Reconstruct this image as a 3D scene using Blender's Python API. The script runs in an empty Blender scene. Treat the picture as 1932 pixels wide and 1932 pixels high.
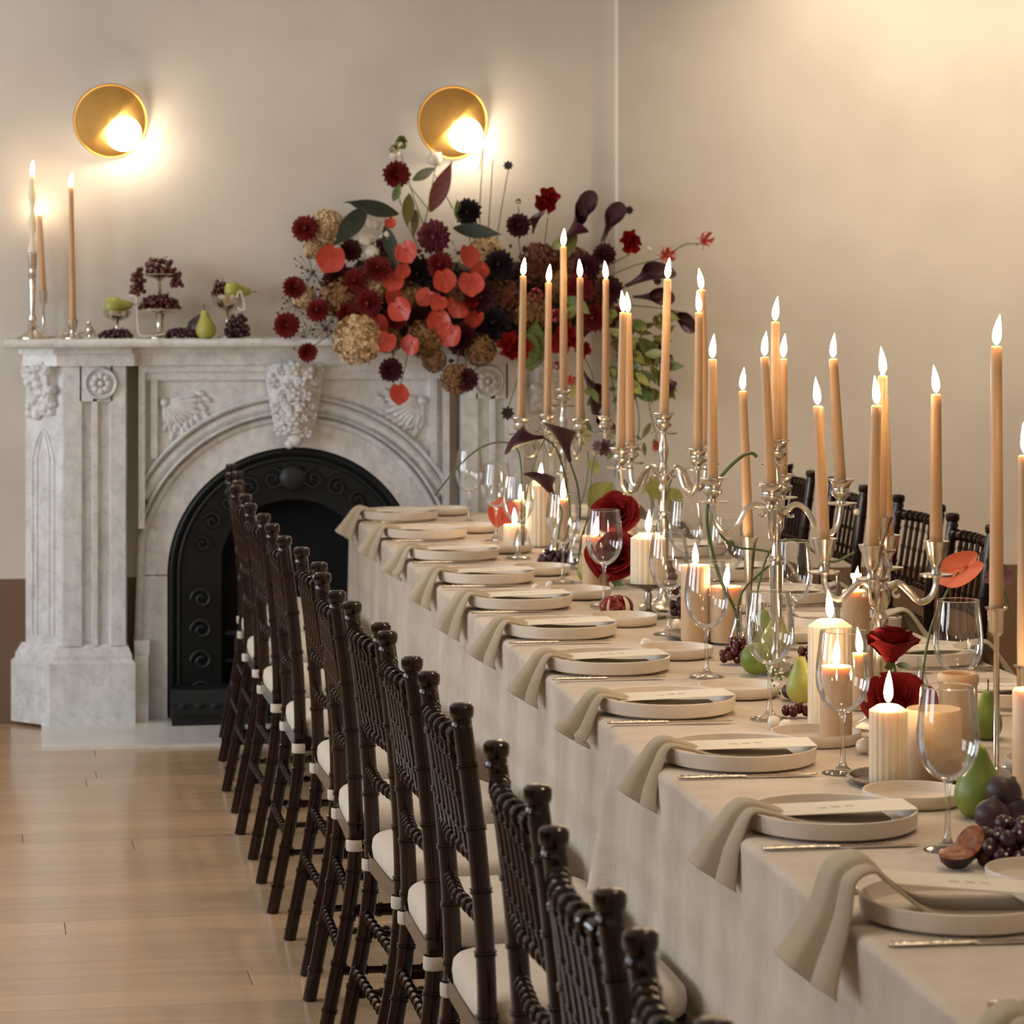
import bpy, math, random
from mathutils import Vector, Matrix, Quaternion
R = math.radians
rnd = random.Random(7)
scene = bpy.context.scene
col = scene.collection

# ------------------------------------------------------------------ camera
F, CX, HY, CH = 5635.0, 966.0, 500.0, 1.62      # focal length in px, principal x, horizon y, eye height
PSI = R(8.9)
SP, CP = math.sin(PSI), math.cos(PSI)
cd = bpy.data.cameras.new('camera')
cam = bpy.data.objects.new('camera', cd); col.objects.link(cam)
cam.location = (0, 0, CH)
cam.rotation_euler = (R(90), 0, -PSI)
cd.sensor_fit = 'HORIZONTAL'; cd.sensor_width = 24.0; cd.lens = 70.0
cd.shift_y = -(966 - HY) / 1932.0
cd.clip_start = 0.05; cd.clip_end = 60
cd.dof.use_dof = True; cd.dof.focus_distance = 5.9; cd.dof.aperture_fstop = 7.0
scene.camera = cam

# ------------------------------------------------------------------ world, light, exposure
w = bpy.data.worlds.new('world'); scene.world = w; w.use_nodes = True
bg = w.node_tree.nodes['Background']
bg.inputs[0].default_value = (1.0, 0.82, 0.66, 1); bg.inputs[1].default_value = 0.5
vs = scene.view_settings
vs.view_transform = 'Standard'; vs.look = 'None'; vs.gamma = 1.0; vs.exposure = -0.05
vs.use_curve_mapping = False
cy = scene.cycles
cy.use_denoising = True
try: cy.denoiser = 'OPENIMAGEDENOISE'
except Exception: pass
cy.max_bounces = 6; cy.diffuse_bounces = 3; cy.glossy_bounces = 4; cy.transmission_bounces = 6
cy.transparent_max_bounces = 16
cy.caustics_reflective = False; cy.caustics_refractive = False
cy.sample_clamp_indirect = 4.0
cy.use_adaptive_sampling = True; cy.adaptive_threshold = 0.04

def area_light(name, loc, target, sx, sy, power, color):
    d = bpy.data.lights.new(name, 'AREA'); d.shape = 'RECTANGLE'; d.size = sx; d.size_y = sy
    d.energy = power; d.color = color
    o = bpy.data.objects.new(name, d); col.objects.link(o); o.location = loc
    o.rotation_euler = (Vector(target) - Vector(loc)).to_track_quat('-Z', 'Z').to_euler()
    return o
DAY = (0.80, 0.89, 1.0)
area_light('window_daylight', (-3.36, 6.2, 1.75), (0, 6.2, 1.75), 1.5, 2.3, 125, DAY)
area_light('window_daylight', (-3.36, 8.6, 1.75), (0, 8.6, 1.75), 1.5, 2.3, 165, DAY)
area_light('window_daylight', (-3.36, 3.6, 1.75), (0, 3.6, 1.75), 1.5, 2.3, 80, DAY)

# ------------------------------------------------------------------ pixel -> world
def _w(D, t): return (D * (SP + t * CP), D * (CP - t * SP))
def T(x, y, z=0.762):
    """pixel seen on the horizontal plane at height z"""
    D = F * (CH - z) / (y - HY); X, Y = _w(D, (x - CX) / F)
    return Vector((X, Y, z))
def V(x, y, Y):
    """pixel seen on the wall-parallel plane at depth Y"""
    t = (x - CX) / F; D = Y / (CP - t * SP); X, _ = _w(D, t)
    return Vector((X, Y, CH - D * (y - HY) / F))
def XP(x, y, X):
    """pixel seen on the table-parallel plane at lateral X"""
    t = (x - CX) / F; D = X / (SP + t * CP); _, Y = _w(D, t)
    return Vector((X, Y, CH - D * (y - HY) / F))
def depth(p): return p[1] * CP + p[0] * SP

# ------------------------------------------------------------------ materials
def mat(name, color, rough=0.5, metal=0.0, var=0.0, scale=5.0, bump=0.0, bscale=60.0, color2=None,
        sss=0.0, sssr=(0.02, 0.01, 0.005), coat=0.0, stretch=None, sheen=0.0, spec=0.5, rnd_obj=0.0, detail=4.0):
    m = bpy.data.materials.new(name); m.use_nodes = True
    nt = m.node_tree; n = nt.nodes; L = nt.links
    b = n['Principled BSDF']
    b.inputs['Base Color'].default_value = (*color, 1)
    b.inputs['Roughness'].default_value = rough
    b.inputs['Metallic'].default_value = metal
    b.inputs['Specular IOR Level'].default_value = spec
    if coat: b.inputs['Coat Weight'].default_value = coat; b.inputs['Coat Roughness'].default_value = 0.12
    if sheen: b.inputs['Sheen Weight'].default_value = sheen
    if sss:
        b.inputs['Subsurface Weight'].default_value = sss
        b.inputs['Subsurface Radius'].default_value = sssr
        b.inputs['Subsurface Scale'].default_value = 1.0
    tc = n.new('ShaderNodeTexCoord'); mp = n.new('ShaderNodeMapping')
    L.new(tc.outputs['Object'], mp.inputs[0])
    if stretch: mp.inputs['Scale'].default_value = stretch
    if var or color2:
        nz = n.new('ShaderNodeTexNoise'); nz.inputs['Scale'].default_value = scale; nz.inputs['Detail'].default_value = detail
        L.new(mp.outputs[0], nz.inputs['Vector'])
        rp = n.new('ShaderNodeValToRGB'); rp.color_ramp.elements[0].position = 0.32; rp.color_ramp.elements[1].position = 0.68
        c2 = color2 if color2 else tuple(c * (1 - var) for c in color)
        c1 = color if color2 else tuple(min(1, c * (1 + var)) for c in color)
        rp.color_ramp.elements[0].color = (*c2, 1); rp.color_ramp.elements[1].color = (*c1, 1)
        L.new(nz.outputs[0], rp.inputs[0])
        out = rp.outputs[0]
        if rnd_obj:
            oi = n.new('ShaderNodeObjectInfo'); hsv = n.new('ShaderNodeHueSaturation')
            mr = n.new('ShaderNodeMapRange'); mr.inputs[3].default_value = 1 - rnd_obj; mr.inputs[4].default_value = 1 + rnd_obj
            L.new(oi.outputs['Random'], mr.inputs[0]); L.new(mr.outputs[0], hsv.inputs['Value']); L.new(out, hsv.inputs['Color'])
            out = hsv.outputs[0]
        L.new(out, b.inputs['Base Color'])
    if bump:
        nb = n.new('ShaderNodeTexNoise'); nb.inputs['Scale'].default_value = bscale; nb.inputs['Detail'].default_value = 3
        L.new(mp.outputs[0], nb.inputs['Vector'])
        bp = n.new('ShaderNodeBump'); bp.inputs['Strength'].default_value = bump; bp.inputs['Distance'].default_value = 0.004
        L.new(nb.outputs[0], bp.inputs['Height']); L.new(bp.outputs[0], b.inputs['Normal'])
    return m

def emit(name, color, strength):
    m = bpy.data.materials.new(name); m.use_nodes = True
    nt = m.node_tree; nt.nodes.clear()
    e = nt.nodes.new('ShaderNodeEmission'); o = nt.nodes.new('ShaderNodeOutputMaterial')
    e.inputs[0].default_value = (*color, 1); e.inputs[1].default_value = strength
    nt.links.new(e.outputs[0], o.inputs[0]); return m

def thin_glass(name, tint=(0.98, 0.985, 0.98), gloss=0.06):
    m = bpy.data.materials.new(name); m.use_nodes = True
    nt = m.node_tree; n = nt.nodes; n.clear(); L = nt.links
    o = n.new('ShaderNodeOutputMaterial'); mx = n.new('ShaderNodeMixShader')
    tr = n.new('ShaderNodeBsdfTransparent'); gl = n.new('ShaderNodeBsdfGlossy')
    gl.inputs['Roughness'].default_value = 0.02; gl.inputs['Color'].default_value = (1, 1, 1, 1)
    lw = n.new('ShaderNodeLayerWeight'); lw.inputs['Blend'].default_value = 0.22
    cr = n.new('ShaderNodeValToRGB')
    cr.color_ramp.elements[0].color = (*tint, 1); cr.color_ramp.elements[1].color = (0.62, 0.6, 0.56, 1)
    cr.color_ramp.elements[0].position = 0.55; cr.color_ramp.elements[1].position = 0.97
    L.new(lw.outputs['Facing'], cr.inputs[0]); L.new(cr.outputs[0], tr.inputs[0])
    mr = n.new('ShaderNodeMath'); mr.operation = 'MULTIPLY_ADD'; mr.inputs[1].default_value = 0.75; mr.inputs[2].default_value = gloss
    L.new(lw.outputs['Fresnel'], mr.inputs[0])
    L.new(mr.outputs[0], mx.inputs[0]); L.new(tr.outputs[0], mx.inputs[1]); L.new(gl.outputs[0], mx.inputs[2])
    L.new(mx.outputs[0], o.inputs[0]); return m

def solid_glass(name):
    m = bpy.data.materials.new(name); m.use_nodes = True
    b = m.node_tree.nodes['Principled BSDF']
    b.inputs['Base Color'].default_value = (1, 1, 1, 1); b.inputs['Roughness'].default_value = 0.02
    b.inputs['Transmission Weight'].default_value = 1.0; b.inputs['IOR'].default_value = 1.45
    return m

def wall_material(name, up, low, zsplit):
    m = mat(name, up, rough=0.85, var=0.10, scale=1.6, bump=0.12, bscale=9, detail=8.0, spec=0.2)
    nt = m.node_tree; n = nt.nodes; L = nt.links; b = n['Principled BSDF']
    src = b.inputs['Base Color'].links[0].from_socket
    g = n.new('ShaderNodeNewGeometry'); sx = n.new('ShaderNodeSeparateXYZ'); L.new(g.outputs['Position'], sx.inputs[0])
    lt = n.new('ShaderNodeMath'); lt.operation = 'LESS_THAN'; lt.inputs[1].default_value = zsplit
    L.new(sx.outputs[2], lt.inputs[0])
    mx = n.new('ShaderNodeMix'); mx.data_type = 'RGBA'
    L.new(lt.outputs[0], mx.inputs['Factor']); L.new(src, mx.inputs['A']); mx.inputs['B'].default_value = (*low, 1)
    L.new(mx.outputs['Result'], b.inputs['Base Color']); return m

def marble_material(name):
    m = mat(name, (0.84, 0.825, 0.81), rough=0.34, color2=(0.66, 0.64, 0.625), scale=24.0, stretch=(1, 1, .45), bump=0.05, bscale=40, detail=9.0)
    nt = m.node_tree; n = nt.nodes; L = nt.links; b = n['Principled BSDF']
    src = b.inputs['Base Color'].links[0].from_socket
    tc = n.new('ShaderNodeTexCoord'); wv = n.new('ShaderNodeTexWave'); wv.wave_type = 'BANDS'; wv.bands_direction = 'DIAGONAL'
    wv.inputs['Scale'].default_value = 5.0; wv.inputs['Distortion'].default_value = 14; wv.inputs['Detail'].default_value = 5
    wv.inputs['Detail Scale'].default_value = 2.4
    L.new(tc.outputs['Object'], wv.inputs['Vector'])
    rp = n.new('ShaderNodeValToRGB'); rp.color_ramp.elements[0].position = 0.0; rp.color_ramp.elements[1].position = 0.22
    rp.color_ramp.elements[0].color = (0.48, 0.46, 0.45, 1); rp.color_ramp.elements[1].color = (1, 1, 1, 1)
    L.new(wv.outputs[0], rp.inputs[0])
    mx = n.new('ShaderNodeMix'); mx.data_type = 'RGBA'; mx.blend_type = 'MULTIPLY'; mx.inputs['Factor'].default_value = 0.22
    L.new(src, mx.inputs['A']); L.new(rp.outputs[0], mx.inputs['B']); L.new(mx.outputs['Result'], b.inputs['Base Color'])
    return m

def cloth_material(name, color, weave=0.25, s=900.0, var=0.05):
    m = mat(name, color, rough=0.9, var=var, scale=14, sheen=0.15, spec=0.15)
    nt = m.node_tree; n = nt.nodes; L = nt.links; b = n['Principled BSDF']
    tc = n.new('ShaderNodeTexCoord')
    hs = []
    for sc3 in ((s * 0.12, s, s * 0.12), (s * 0.12, s * 0.12, s)):
        mp = n.new('ShaderNodeMapping'); mp.inputs['Scale'].default_value = sc3; L.new(tc.outputs['Object'], mp.inputs[0])
        nz = n.new('ShaderNodeTexNoise'); nz.inputs['Scale'].default_value = 1.0; nz.inputs['Detail'].default_value = 1
        L.new(mp.outputs[0], nz.inputs['Vector']); hs.append(nz)
    ad = n.new('ShaderNodeMath'); L.new(hs[0].outputs[0], ad.inputs[0]); L.new(hs[1].outputs[0], ad.inputs[1])
    bp = n.new('ShaderNodeBump'); bp.inputs['Strength'].default_value = weave; bp.inputs['Distance'].default_value = 0.002
    L.new(ad.outputs[0], bp.inputs['Height']); L.new(bp.outputs[0], b.inputs['Normal']); return m

M = {}
M['wall'] = wall_material('limewash_wall', (0.66, 0.59, 0.515), (0.20, 0.125, 0.082), 0.512)
M['ceiling'] = mat('ceiling_paint', (0.7, 0.66, 0.6), rough=0.9)
M['plank'] = mat('maple_plank', (0.60, 0.405, 0.235), rough=0.24, color2=(0.54, 0.35, 0.195), scale=2.2, stretch=(0.6, 9, 9), bump=0.03, bscale=18, rnd_obj=0.10, coat=0.25)
M['subfloor'] = mat('subfloor', (0.13, 0.075, 0.045), rough=0.8)
M['marble'] = marble_material('veined_marble')
M['hearth'] = mat('hearth_stone', (0.78, 0.75, 0.70), rough=0.3, var=0.08, scale=4)
M['iron'] = mat('black_iron', (0.010, 0.011, 0.011), rough=0.5, bump=0.25, bscale=45)
M['soot'] = mat('sooty_firebox', (0.004, 0.004, 0.004), rough=0.95)
M['wood'] = mat('dark_mahogany', (0.020, 0.0060, 0.0030), rough=0.15, color2=(0.010, 0.0032, 0.0017), scale=5, stretch=(8, 8, 1), spec=0.42)
M['cushion'] = cloth_material('ivory_cushion', (0.62, 0.535, 0.44), weave=0.15, s=700)
M['linen'] = cloth_material('beige_linen', (0.66, 0.55, 0.445), weave=0.6, s=300, var=0.07)
M['napkin'] = cloth_material('taupe_linen', (0.50, 0.41, 0.295), weave=0.3, s=900)
M['plate'] = mat('matte_stoneware', (0.78, 0.675, 0.56), rough=0.38, var=0.04, scale=30)
M['card'] = mat('cream_card', (0.84, 0.77, 0.66), rough=0.8, var=0.02)
M['gold_ink'] = mat('gold_ink', (0.66, 0.54, 0.37), rough=0.6)
M['silver'] = mat('polished_silver', (0.68, 0.62, 0.54), rough=0.23, metal=1.0, var=0.10, scale=30, bump=0.06, bscale=40)
M['dark_silver'] = mat('tarnished_silver', (0.42, 0.37, 0.32), rough=0.28, metal=1.0, var=0.2, scale=25)
M['cutlery'] = mat('engraved_silver', (0.50, 0.44, 0.37), rough=0.28, metal=1.0, var=0.25, scale=140, bump=0.3, bscale=220)
M['brass'] = mat('brushed_brass', (0.56, 0.33, 0.10), rough=0.5, metal=1.0, var=0.06, scale=20)
M['bulb'] = emit('frosted_bulb', (1.0, 0.88, 0.68), 20.0)
M['downlight'] = emit('downlight_lens', (1.0, 0.83, 0.58), 18.0)
M['taper'] = mat('tan_wax', (0.56, 0.345, 0.175), rough=0.42, sss=0.35, sssr=(0.022, 0.012, 0.006))
M['pillar'] = mat('ivory_wax', (0.88, 0.74, 0.54), rough=0.48, sss=0.5, sssr=(0.035, 0.022, 0.012))
M['pillar_tan'] = mat('beige_wax', (0.64, 0.44, 0.255), rough=0.5, sss=0.45, sssr=(0.03, 0.016, 0.008))
M['flame'] = emit('flame', (1.0, 0.80, 0.50), 55.0)
M['wick'] = mat('charred_wick', (0.01, 0.008, 0.007), rough=0.9)
M['thin_glass'] = thin_glass('clear_thin_glass')
M['glass'] = solid_glass('clear_glass')
M['stem_glass'] = thin_glass('clear_stem_glass', gloss=0.16)
M['window_frame'] = mat('window_paint', (0.75, 0.73, 0.7), rough=0.5)
M['pear'] = mat('pear_skin', (0.46, 0.41, 0.085), rough=0.42, color2=(0.30, 0.33, 0.06), scale=9, bump=0.03, bscale=90)
M['pear_green'] = mat('green_pear_skin', (0.24, 0.30, 0.045), rough=0.42, color2=(0.15, 0.22, 0.03), scale=9)
M['grape'] = mat('red_grape', (0.10, 0.016, 0.014), rough=0.22, var=0.35, scale=30, sss=0.1)
M['grape_dark'] = mat('purple_grape', (0.045, 0.010, 0.016), rough=0.4, var=0.3, scale=30)
M['fig'] = mat('black_fig', (0.020, 0.010, 0.013), rough=0.5, color2=(0.06, 0.025, 0.03), scale=14)
M['fig_flesh'] = mat('fig_flesh', (0.42, 0.13, 0.025), rough=0.4, color2=(0.12, 0.02, 0.008), scale=90)
M['pom'] = mat('pomegranate_flesh', (0.28, 0.015, 0.012), rough=0.3, color2=(0.13, 0.008, 0.008), scale=80)
M['pith'] = mat('pomegranate_pith', (0.75, 0.6, 0.42), rough=0.6)
M['twig'] = mat('brown_twig', (0.10, 0.06, 0.03), rough=0.8)
M['pearl'] = mat('pearl', (0.85, 0.76, 0.64), rough=0.22, var=0.05, scale=60, coat=0.5)
M['stem'] = mat('green_stem', (0.07, 0.11, 0.03), rough=0.45, var=0.25, scale=25)
M['leaf_dark'] = mat('dark_spotted_leaf', (0.075, 0.085, 0.060), rough=0.6, color2=(0.016, 0.026, 0.013), scale=75, spec=0.25)
M['leaf_olive'] = mat('olive_leaf', (0.13, 0.11, 0.025), rough=0.45, var=0.3, scale=20)
M['leaf_green'] = mat('fresh_green_leaf', (0.13, 0.17, 0.045), rough=0.42, var=0.35, scale=18)
M['leaf_lime'] = mat('lime_green_leaf', (0.30, 0.29, 0.07), rough=0.42, var=0.25, scale=16)
M['leaf_maroon'] = mat('maroon_leaf', (0.16, 0.028, 0.018), rough=0.5, var=0.3, scale=20)
M['dahlia_red'] = mat('dark_red_petal', (0.21, 0.012, 0.011), rough=0.55, var=0.3, scale=40)
M['dahlia_wine'] = mat('wine_petal', (0.075, 0.009, 0.013), rough=0.55, var=0.3, scale=40)
M['dahlia_black'] = mat('black_petal', (0.018, 0.006, 0.010), rough=0.55, var=0.3, scale=40)
M['dahlia_mauve'] = mat('mauve_petal', (0.20, 0.040, 0.055), rough=0.55, var=0.3, scale=40)
M['red'] = mat('scarlet_petal', (0.26, 0.008, 0.007), rough=0.7, var=0.3, scale=30, spec=0.15)
M['rose'] = mat('crimson_rose_petal', (0.20, 0.007, 0.006), rough=0.7, var=0.25, scale=25, spec=0.15)
M['coral'] = mat('coral_spathe', (0.52, 0.055, 0.030), rough=0.42, var=0.22, scale=60)
M['coral_light'] = mat('salmon_spathe', (0.75, 0.17, 0.085), rough=0.45, var=0.1, scale=60)
M['tan_floret'] = mat('tan_floret', (0.66, 0.46, 0.24), rough=0.7, var=0.3, scale=70)
M['brown_floret'] = mat('brown_floret', (0.26, 0.13, 0.045), rough=0.7, var=0.4, scale=60)
M['rust'] = mat('rust_floret', (0.16, 0.045, 0.02), rough=0.7, var=0.4, scale=60)
M['white_petal'] = mat('white_petal', (0.75, 0.68, 0.56), rough=0.6)
M['calla'] = mat('aubergine_calla', (0.055, 0.010, 0.018), rough=0.4, var=0.3, scale=20)
M['pink'] = mat('pink_tulip', (0.45, 0.07, 0.09), rough=0.5, var=0.3, scale=30)
M['green_petal'] = mat('green_flower', (0.20, 0.24, 0.05), rough=0.5, var=0.3, scale=30)
M['foliage'] = mat('burgundy_foliage', (0.035, 0.010, 0.008), rough=0.6, var=0.5, scale=30)

# ------------------------------------------------------------------ mesh helpers
class MB:
    def __init__(s): s.v = []; s.f = []
    def add(s, vs_, fs_, mtx=None):
        o = len(s.v)
        s.v.extend([tuple(mtx @ Vector(v)) if mtx is not None else tuple(v) for v in vs_])
        s.f.extend([tuple(i + o for i in f) for f in fs_])
        return s
    def box(s, x0, x1, y0, y1, z0, z1, mtx=None):
        v = [(x0,y0,z0),(x1,y0,z0),(x1,y1,z0),(x0,y1,z0),(x0,y0,z1),(x1,y0,z1),(x1,y1,z1),(x0,y1,z1)]
        f = [(0,3,2,1),(4,5,6,7),(0,1,5,4),(1,2,6,5),(2,3,7,6),(3,0,4,7)]
        return s.add(v, f, mtx)
    def lathe(s, prof, seg=20, mtx=None, cap=True, mod=None):
        v = []; f = []
        for (r, z) in prof:
            for k in range(seg):
                a = 2 * math.pi * k / seg; rr = r * (mod(a, z) if mod else 1)
                v.append((rr * math.cos(a), rr * math.sin(a), z))
        for i in range(len(prof) - 1):
            for k in range(seg):
                k2 = (k + 1) % seg
                f.append((i*seg+k, i*seg+k2, (i+1)*seg+k2, (i+1)*seg+k))
        if cap:
            if prof[0][0] > 1e-5: f.append(tuple(reversed(range(seg))))
            if prof[-1][0] > 1e-5: f.append(tuple(range((len(prof)-1)*seg, len(prof)*seg)))
        return s.add(v, f, mtx)
    def tube(s, pts, rad, seg=8, cap=True, mtx=None):
        pts = [Vector(p) for p in pts]; n = len(pts)
        if not hasattr(rad, '__len__'): rad = [rad] * n
        tans = []
        for i in range(n):
            a = pts[max(i-1, 0)]; b = pts[min(i+1, n-1)]; t = b - a
            tans.append(t.normalized() if t.length > 1e-9 else Vector((0,0,1)))
        up = Vector((0,0,1)) if abs(tans[0].z) < 0.9 else Vector((0,1,0))
        nrm = (up - tans[0] * up.dot(tans[0])).normalized()
        v = []; f = []
        for i in range(n):
            if i: 
                nrm = nrm - tans[i] * nrm.dot(tans[i]); nrm = nrm.normalized() if nrm.length > 1e-6 else Vector((1,0,0))
            bn = tans[i].cross(nrm)
            for k in range(seg):
                a = 2*math.pi*k/seg
                v.append(tuple(pts[i] + (nrm*math.cos(a) + bn*math.sin(a)) * rad[i]))
        for i in range(n-1):
            for k in range(seg):
                k2 = (k+1) % seg
                f.append((i*seg+k, i*seg+k2, (i+1)*seg+k2, (i+1)*seg+k))
        if cap: f.append(tuple(reversed(range(seg)))); f.append(tuple(range((n-1)*seg, n*seg)))
        return s.add(v, f, mtx)
    def sphere(s, c, r, seg=10, rings=6, sc=(1,1,1), mtx=None):
        v = [(c[0], c[1], c[2]-r*sc[2])]; f = []
        for i in range(1, rings):
            th = math.pi*i/rings
            for k in range(seg):
                a = 2*math.pi*k/seg
                v.append((c[0]+r*sc[0]*math.sin(th)*math.cos(a), c[1]+r*sc[1]*math.sin(th)*math.sin(a), c[2]-r*sc[2]*math.cos(th)))
        v.append((c[0], c[1], c[2]+r*sc[2])); t = len(v)-1
        for k in range(seg):
            k2 = (k+1) % seg
            f.append((0, 1+k2, 1+k)); f.append((t, 1+(rings-2)*seg+k, 1+(rings-2)*seg+k2))
            for i in range(rings-2):
                f.append((1+i*seg+k, 1+i*seg+k2, 1+(i+1)*seg+k2, 1+(i+1)*seg+k))
        return s.add(v, f, mtx)
    def grid(s, fn, nu, nv, mtx=None):
        v = [tuple(fn(i/nu, j/nv)) for i in range(nu+1) for j in range(nv+1)]
        f = [(i*(nv+1)+j, (i+1)*(nv+1)+j, (i+1)*(nv+1)+j+1, i*(nv+1)+j+1) for i in range(nu) for j in range(nv)]
        return s.add(v, f, mtx)
    def prism(s, outline, y0, y1, mtx=None):
        """outline in (x, z), extruded along y"""
        n = len(outline); v = [(x, y0, z) for x, z in outline] + [(x, y1, z) for x, z in outline]
        f = [tuple(range(n)), tuple(reversed(range(n, 2*n)))]
        for i in range(n):
            j = (i+1) % n; f.append((i, i+n, j+n, j))
        return s.add(v, f, mtx)
    def mesh(s, name, m, smooth=True, angle=40):
        me = bpy.data.meshes.new(name); me.from_pydata(s.v, [], s.f); me.update()
        if m: me.materials.append(m)
        if smooth:
            me.polygons.foreach_set('use_smooth', [True] * len(me.polygons))
            if angle and angle < 180:
                try: me.set_sharp_from_angle(angle=R(angle))
                except Exception: pass
        return me
    def build(s, name, m, parent=None, loc=(0,0,0), smooth=True, angle=40, rot=None):
        return inst(name, s.mesh(name, m, smooth, angle), parent, loc, rot)

def inst(name, me, parent=None, loc=(0,0,0), rot=None, scale=None):
    o = bpy.data.objects.new(name, me); col.objects.link(o)
    if parent: o.parent = parent
    o.location = loc
    if rot is not None: o.rotation_euler = rot
    if scale is not None: o.scale = scale if hasattr(scale, '__len__') else (scale,)*3
    return o
def tag(o, label, cat, group=None):
    o['label'] = label; o['category'] = cat
    if group: o['group'] = group
    return o
def thing(name, label, cat, loc=(0,0,0), rz=0.0, group=None):
    o = inst(name, None, None, loc, (0, 0, rz)); o.empty_display_size = 0.05
    return tag(o, label, cat, group)
def struct(o): o['kind'] = 'structure'; return o
def copy_tree(o, parent=None):
    c = o.copy(); col.objects.link(c)
    if parent: c.parent = parent
    for ch in list(o.children): copy_tree(ch, c)
    return c
ORD = ['first','second','third','fourth','fifth','sixth','seventh','eighth','ninth','tenth','eleventh','twelfth','thirteenth']
def rotz(d):   # quaternion turning +Z to direction d
    return Vector(d).normalized().to_track_quat('Z', 'Y').to_euler()
def spline(pts, n=6):
    P = [Vector(p) for p in pts]; P = [P[0]*2-P[1]] + P + [P[-1]*2-P[-2]]; out = []
    for i in range(1, len(P)-2):
        for k in range(n):
            t = k/n; a,b,c,d = P[i-1],P[i],P[i+1],P[i+2]
            out.append(0.5*((2*b)+(c-a)*t+(2*a-5*b+4*c-d)*t*t+(3*b-a-3*c+d)*t**3))
    out.append(P[-2]); return out
# ================================================================== THE ROOM
YW = 10.69                                   # fireplace wall plane
XL, XR, ZC = -3.2, 4.6, 3.4
YP = YW - 0.06                               # proud wall section
X0 = V(558, 700, 10.58).x                    # fireplace axis
XCOR = V(1166, 300, YP).x

floor = struct(MB().box(XL, XR, -2.6, YW + 0.5, -0.12, -0.0225).build('floor', M['subfloor'], smooth=False))
planks = []
fr = R(1.3)
row = 0; y = 2.6; BW = 0.147
while y < YW + 0.02:
    x = XL + rnd.uniform(-1.6, 0)
    while x < XR:
        ln = rnd.choice((1.4, 1.8, 2.2, 2.6)) + rnd.uniform(-.15, .15)
        if x + ln > XL + 0.3 and y > 5.4 or row % 3 == 0 and y <= 5.4:
            planks.append((max(x, XL), min(x + ln, XR), y))
        x += ln
    y += BW; row += 1
meshes = {}
for i, (xa, xb, ya) in enumerate(planks):
    if ya <= 5.4: continue
    b = MB(); g = 0.0006; e = 0.0012; l = xb - xa
    v = [(g,g,-0.022),(l-g,g,-0.022),(l-g,BW-g,-0.022),(g,BW-g,-0.022),
         (g,g,-e),(l-g,g,-e),(l-g,BW-g,-e),(g,BW-g,-e),
         (g+e,g+e,0),(l-g-e,g+e,0),(l-g-e,BW-g-e,0),(g+e,BW-g-e,0)]
    f = [(0,3,2,1),(8,9,10,11)]
    for k in range(4):
        k2 = (k+1) % 4; f.append((k,k2,4+k2,4+k)); f.append((4+k,4+k2,8+k2,8+k))
    b.add(v, f); o = b.build('plank', M['plank'], floor, smooth=False)
    o.location = (xa, ya + math.sin(fr) * xa, 0); o.rotation_euler = (0, 0, fr)
# nearer boards, hidden under the table and behind the chairs, as one layer of long strips
b = MB(); y = -2.5
while y < 5.35:
    b.box(XL, XR, y, y + BW - 0.0015, -0.022, 0.0); y += BW
nb = b.build('plank_field', M['plank'], floor, smooth=False); nb['kind'] = 'stuff'

zop = 0.97
wb = MB()
wb.box(XL, X0 - 0.50, YW, YW + 0.15, 0, ZC); wb.box(X0 + 0.50, XCOR + 0.1, YW, YW + 0.15, 0, ZC); wb.box(X0 - 0.50, X0 + 0.50, YW, YW + 0.15, zop, ZC)
struct(wb.build('wall_fireplace', M['wall'], smooth=False))
struct(MB().box(XCOR, XR, YP, YW + 0.15, 0, ZC).build('wall_proud', M['wall'], smooth=False))
struct(MB().box(XR, XR + 0.15, -2.6, YW + 0.15, 0, ZC).build('wall_right', M['wall'], smooth=False))
cb_ = MB(); cb_.box(XL - 0.15, XR + 0.15, -2.6, YW + 0.15, ZC, ZC + 0.1)
struct(cb_.build('ceiling', M['ceiling'], smooth=False))
lw = MB(); ys = [-2.6]
wins = [(2.85, 4.35), (5.45, 6.95), (7.85, 9.35)]
for a, c in wins:
    lw.box(XL - 0.15, XL, ys[-1], a, 0, ZC); lw.box(XL - 0.15, XL, a, c, 0, 0.6); lw.box(XL - 0.15, XL, a, c, 2.9, ZC); ys.append(c)
lw.box(XL - 0.15, XL, ys[-1], YW + 0.15, 0, ZC)
struct(lw.build('wall_left', M['wall'], smooth=False))
for i, (a, c) in enumerate(wins):
    fb = MB()
    for (p, q) in ((a, a + .06), (c - .06, c), ((a + c)/2 - .025, (a + c)/2 + .025)): fb.box(XL - .10, XL - .04, p, q, 0.6, 2.9)
    for (p, q) in ((.6, .67), (2.83, 2.9), (1.72, 1.77)): fb.box(XL - .095, XL - .045, a, c, p, q)
    wo = struct(fb.build('window_%d' % (i + 1), M['window_frame'], smooth=False))
    for k in range(2):
        for j in range(2):
            p = a + .06 + k * ((c - a)/2 - .035); z_ = .67 + j * 1.1
            MB().grid(lambda u_, v_: (XL - .07, p + u_ * ((c-a)/2 - .085), z_ + v_ * 1.05), 1, 1).build('pane', M['thin_glass'], wo, smooth=False)
struct(MB().box(XCOR - 0.02, XR, YP - 0.012, YP, 0, 0.03).build('baseboard_fireplace', M['window_frame'], smooth=False)) if False else None

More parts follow.
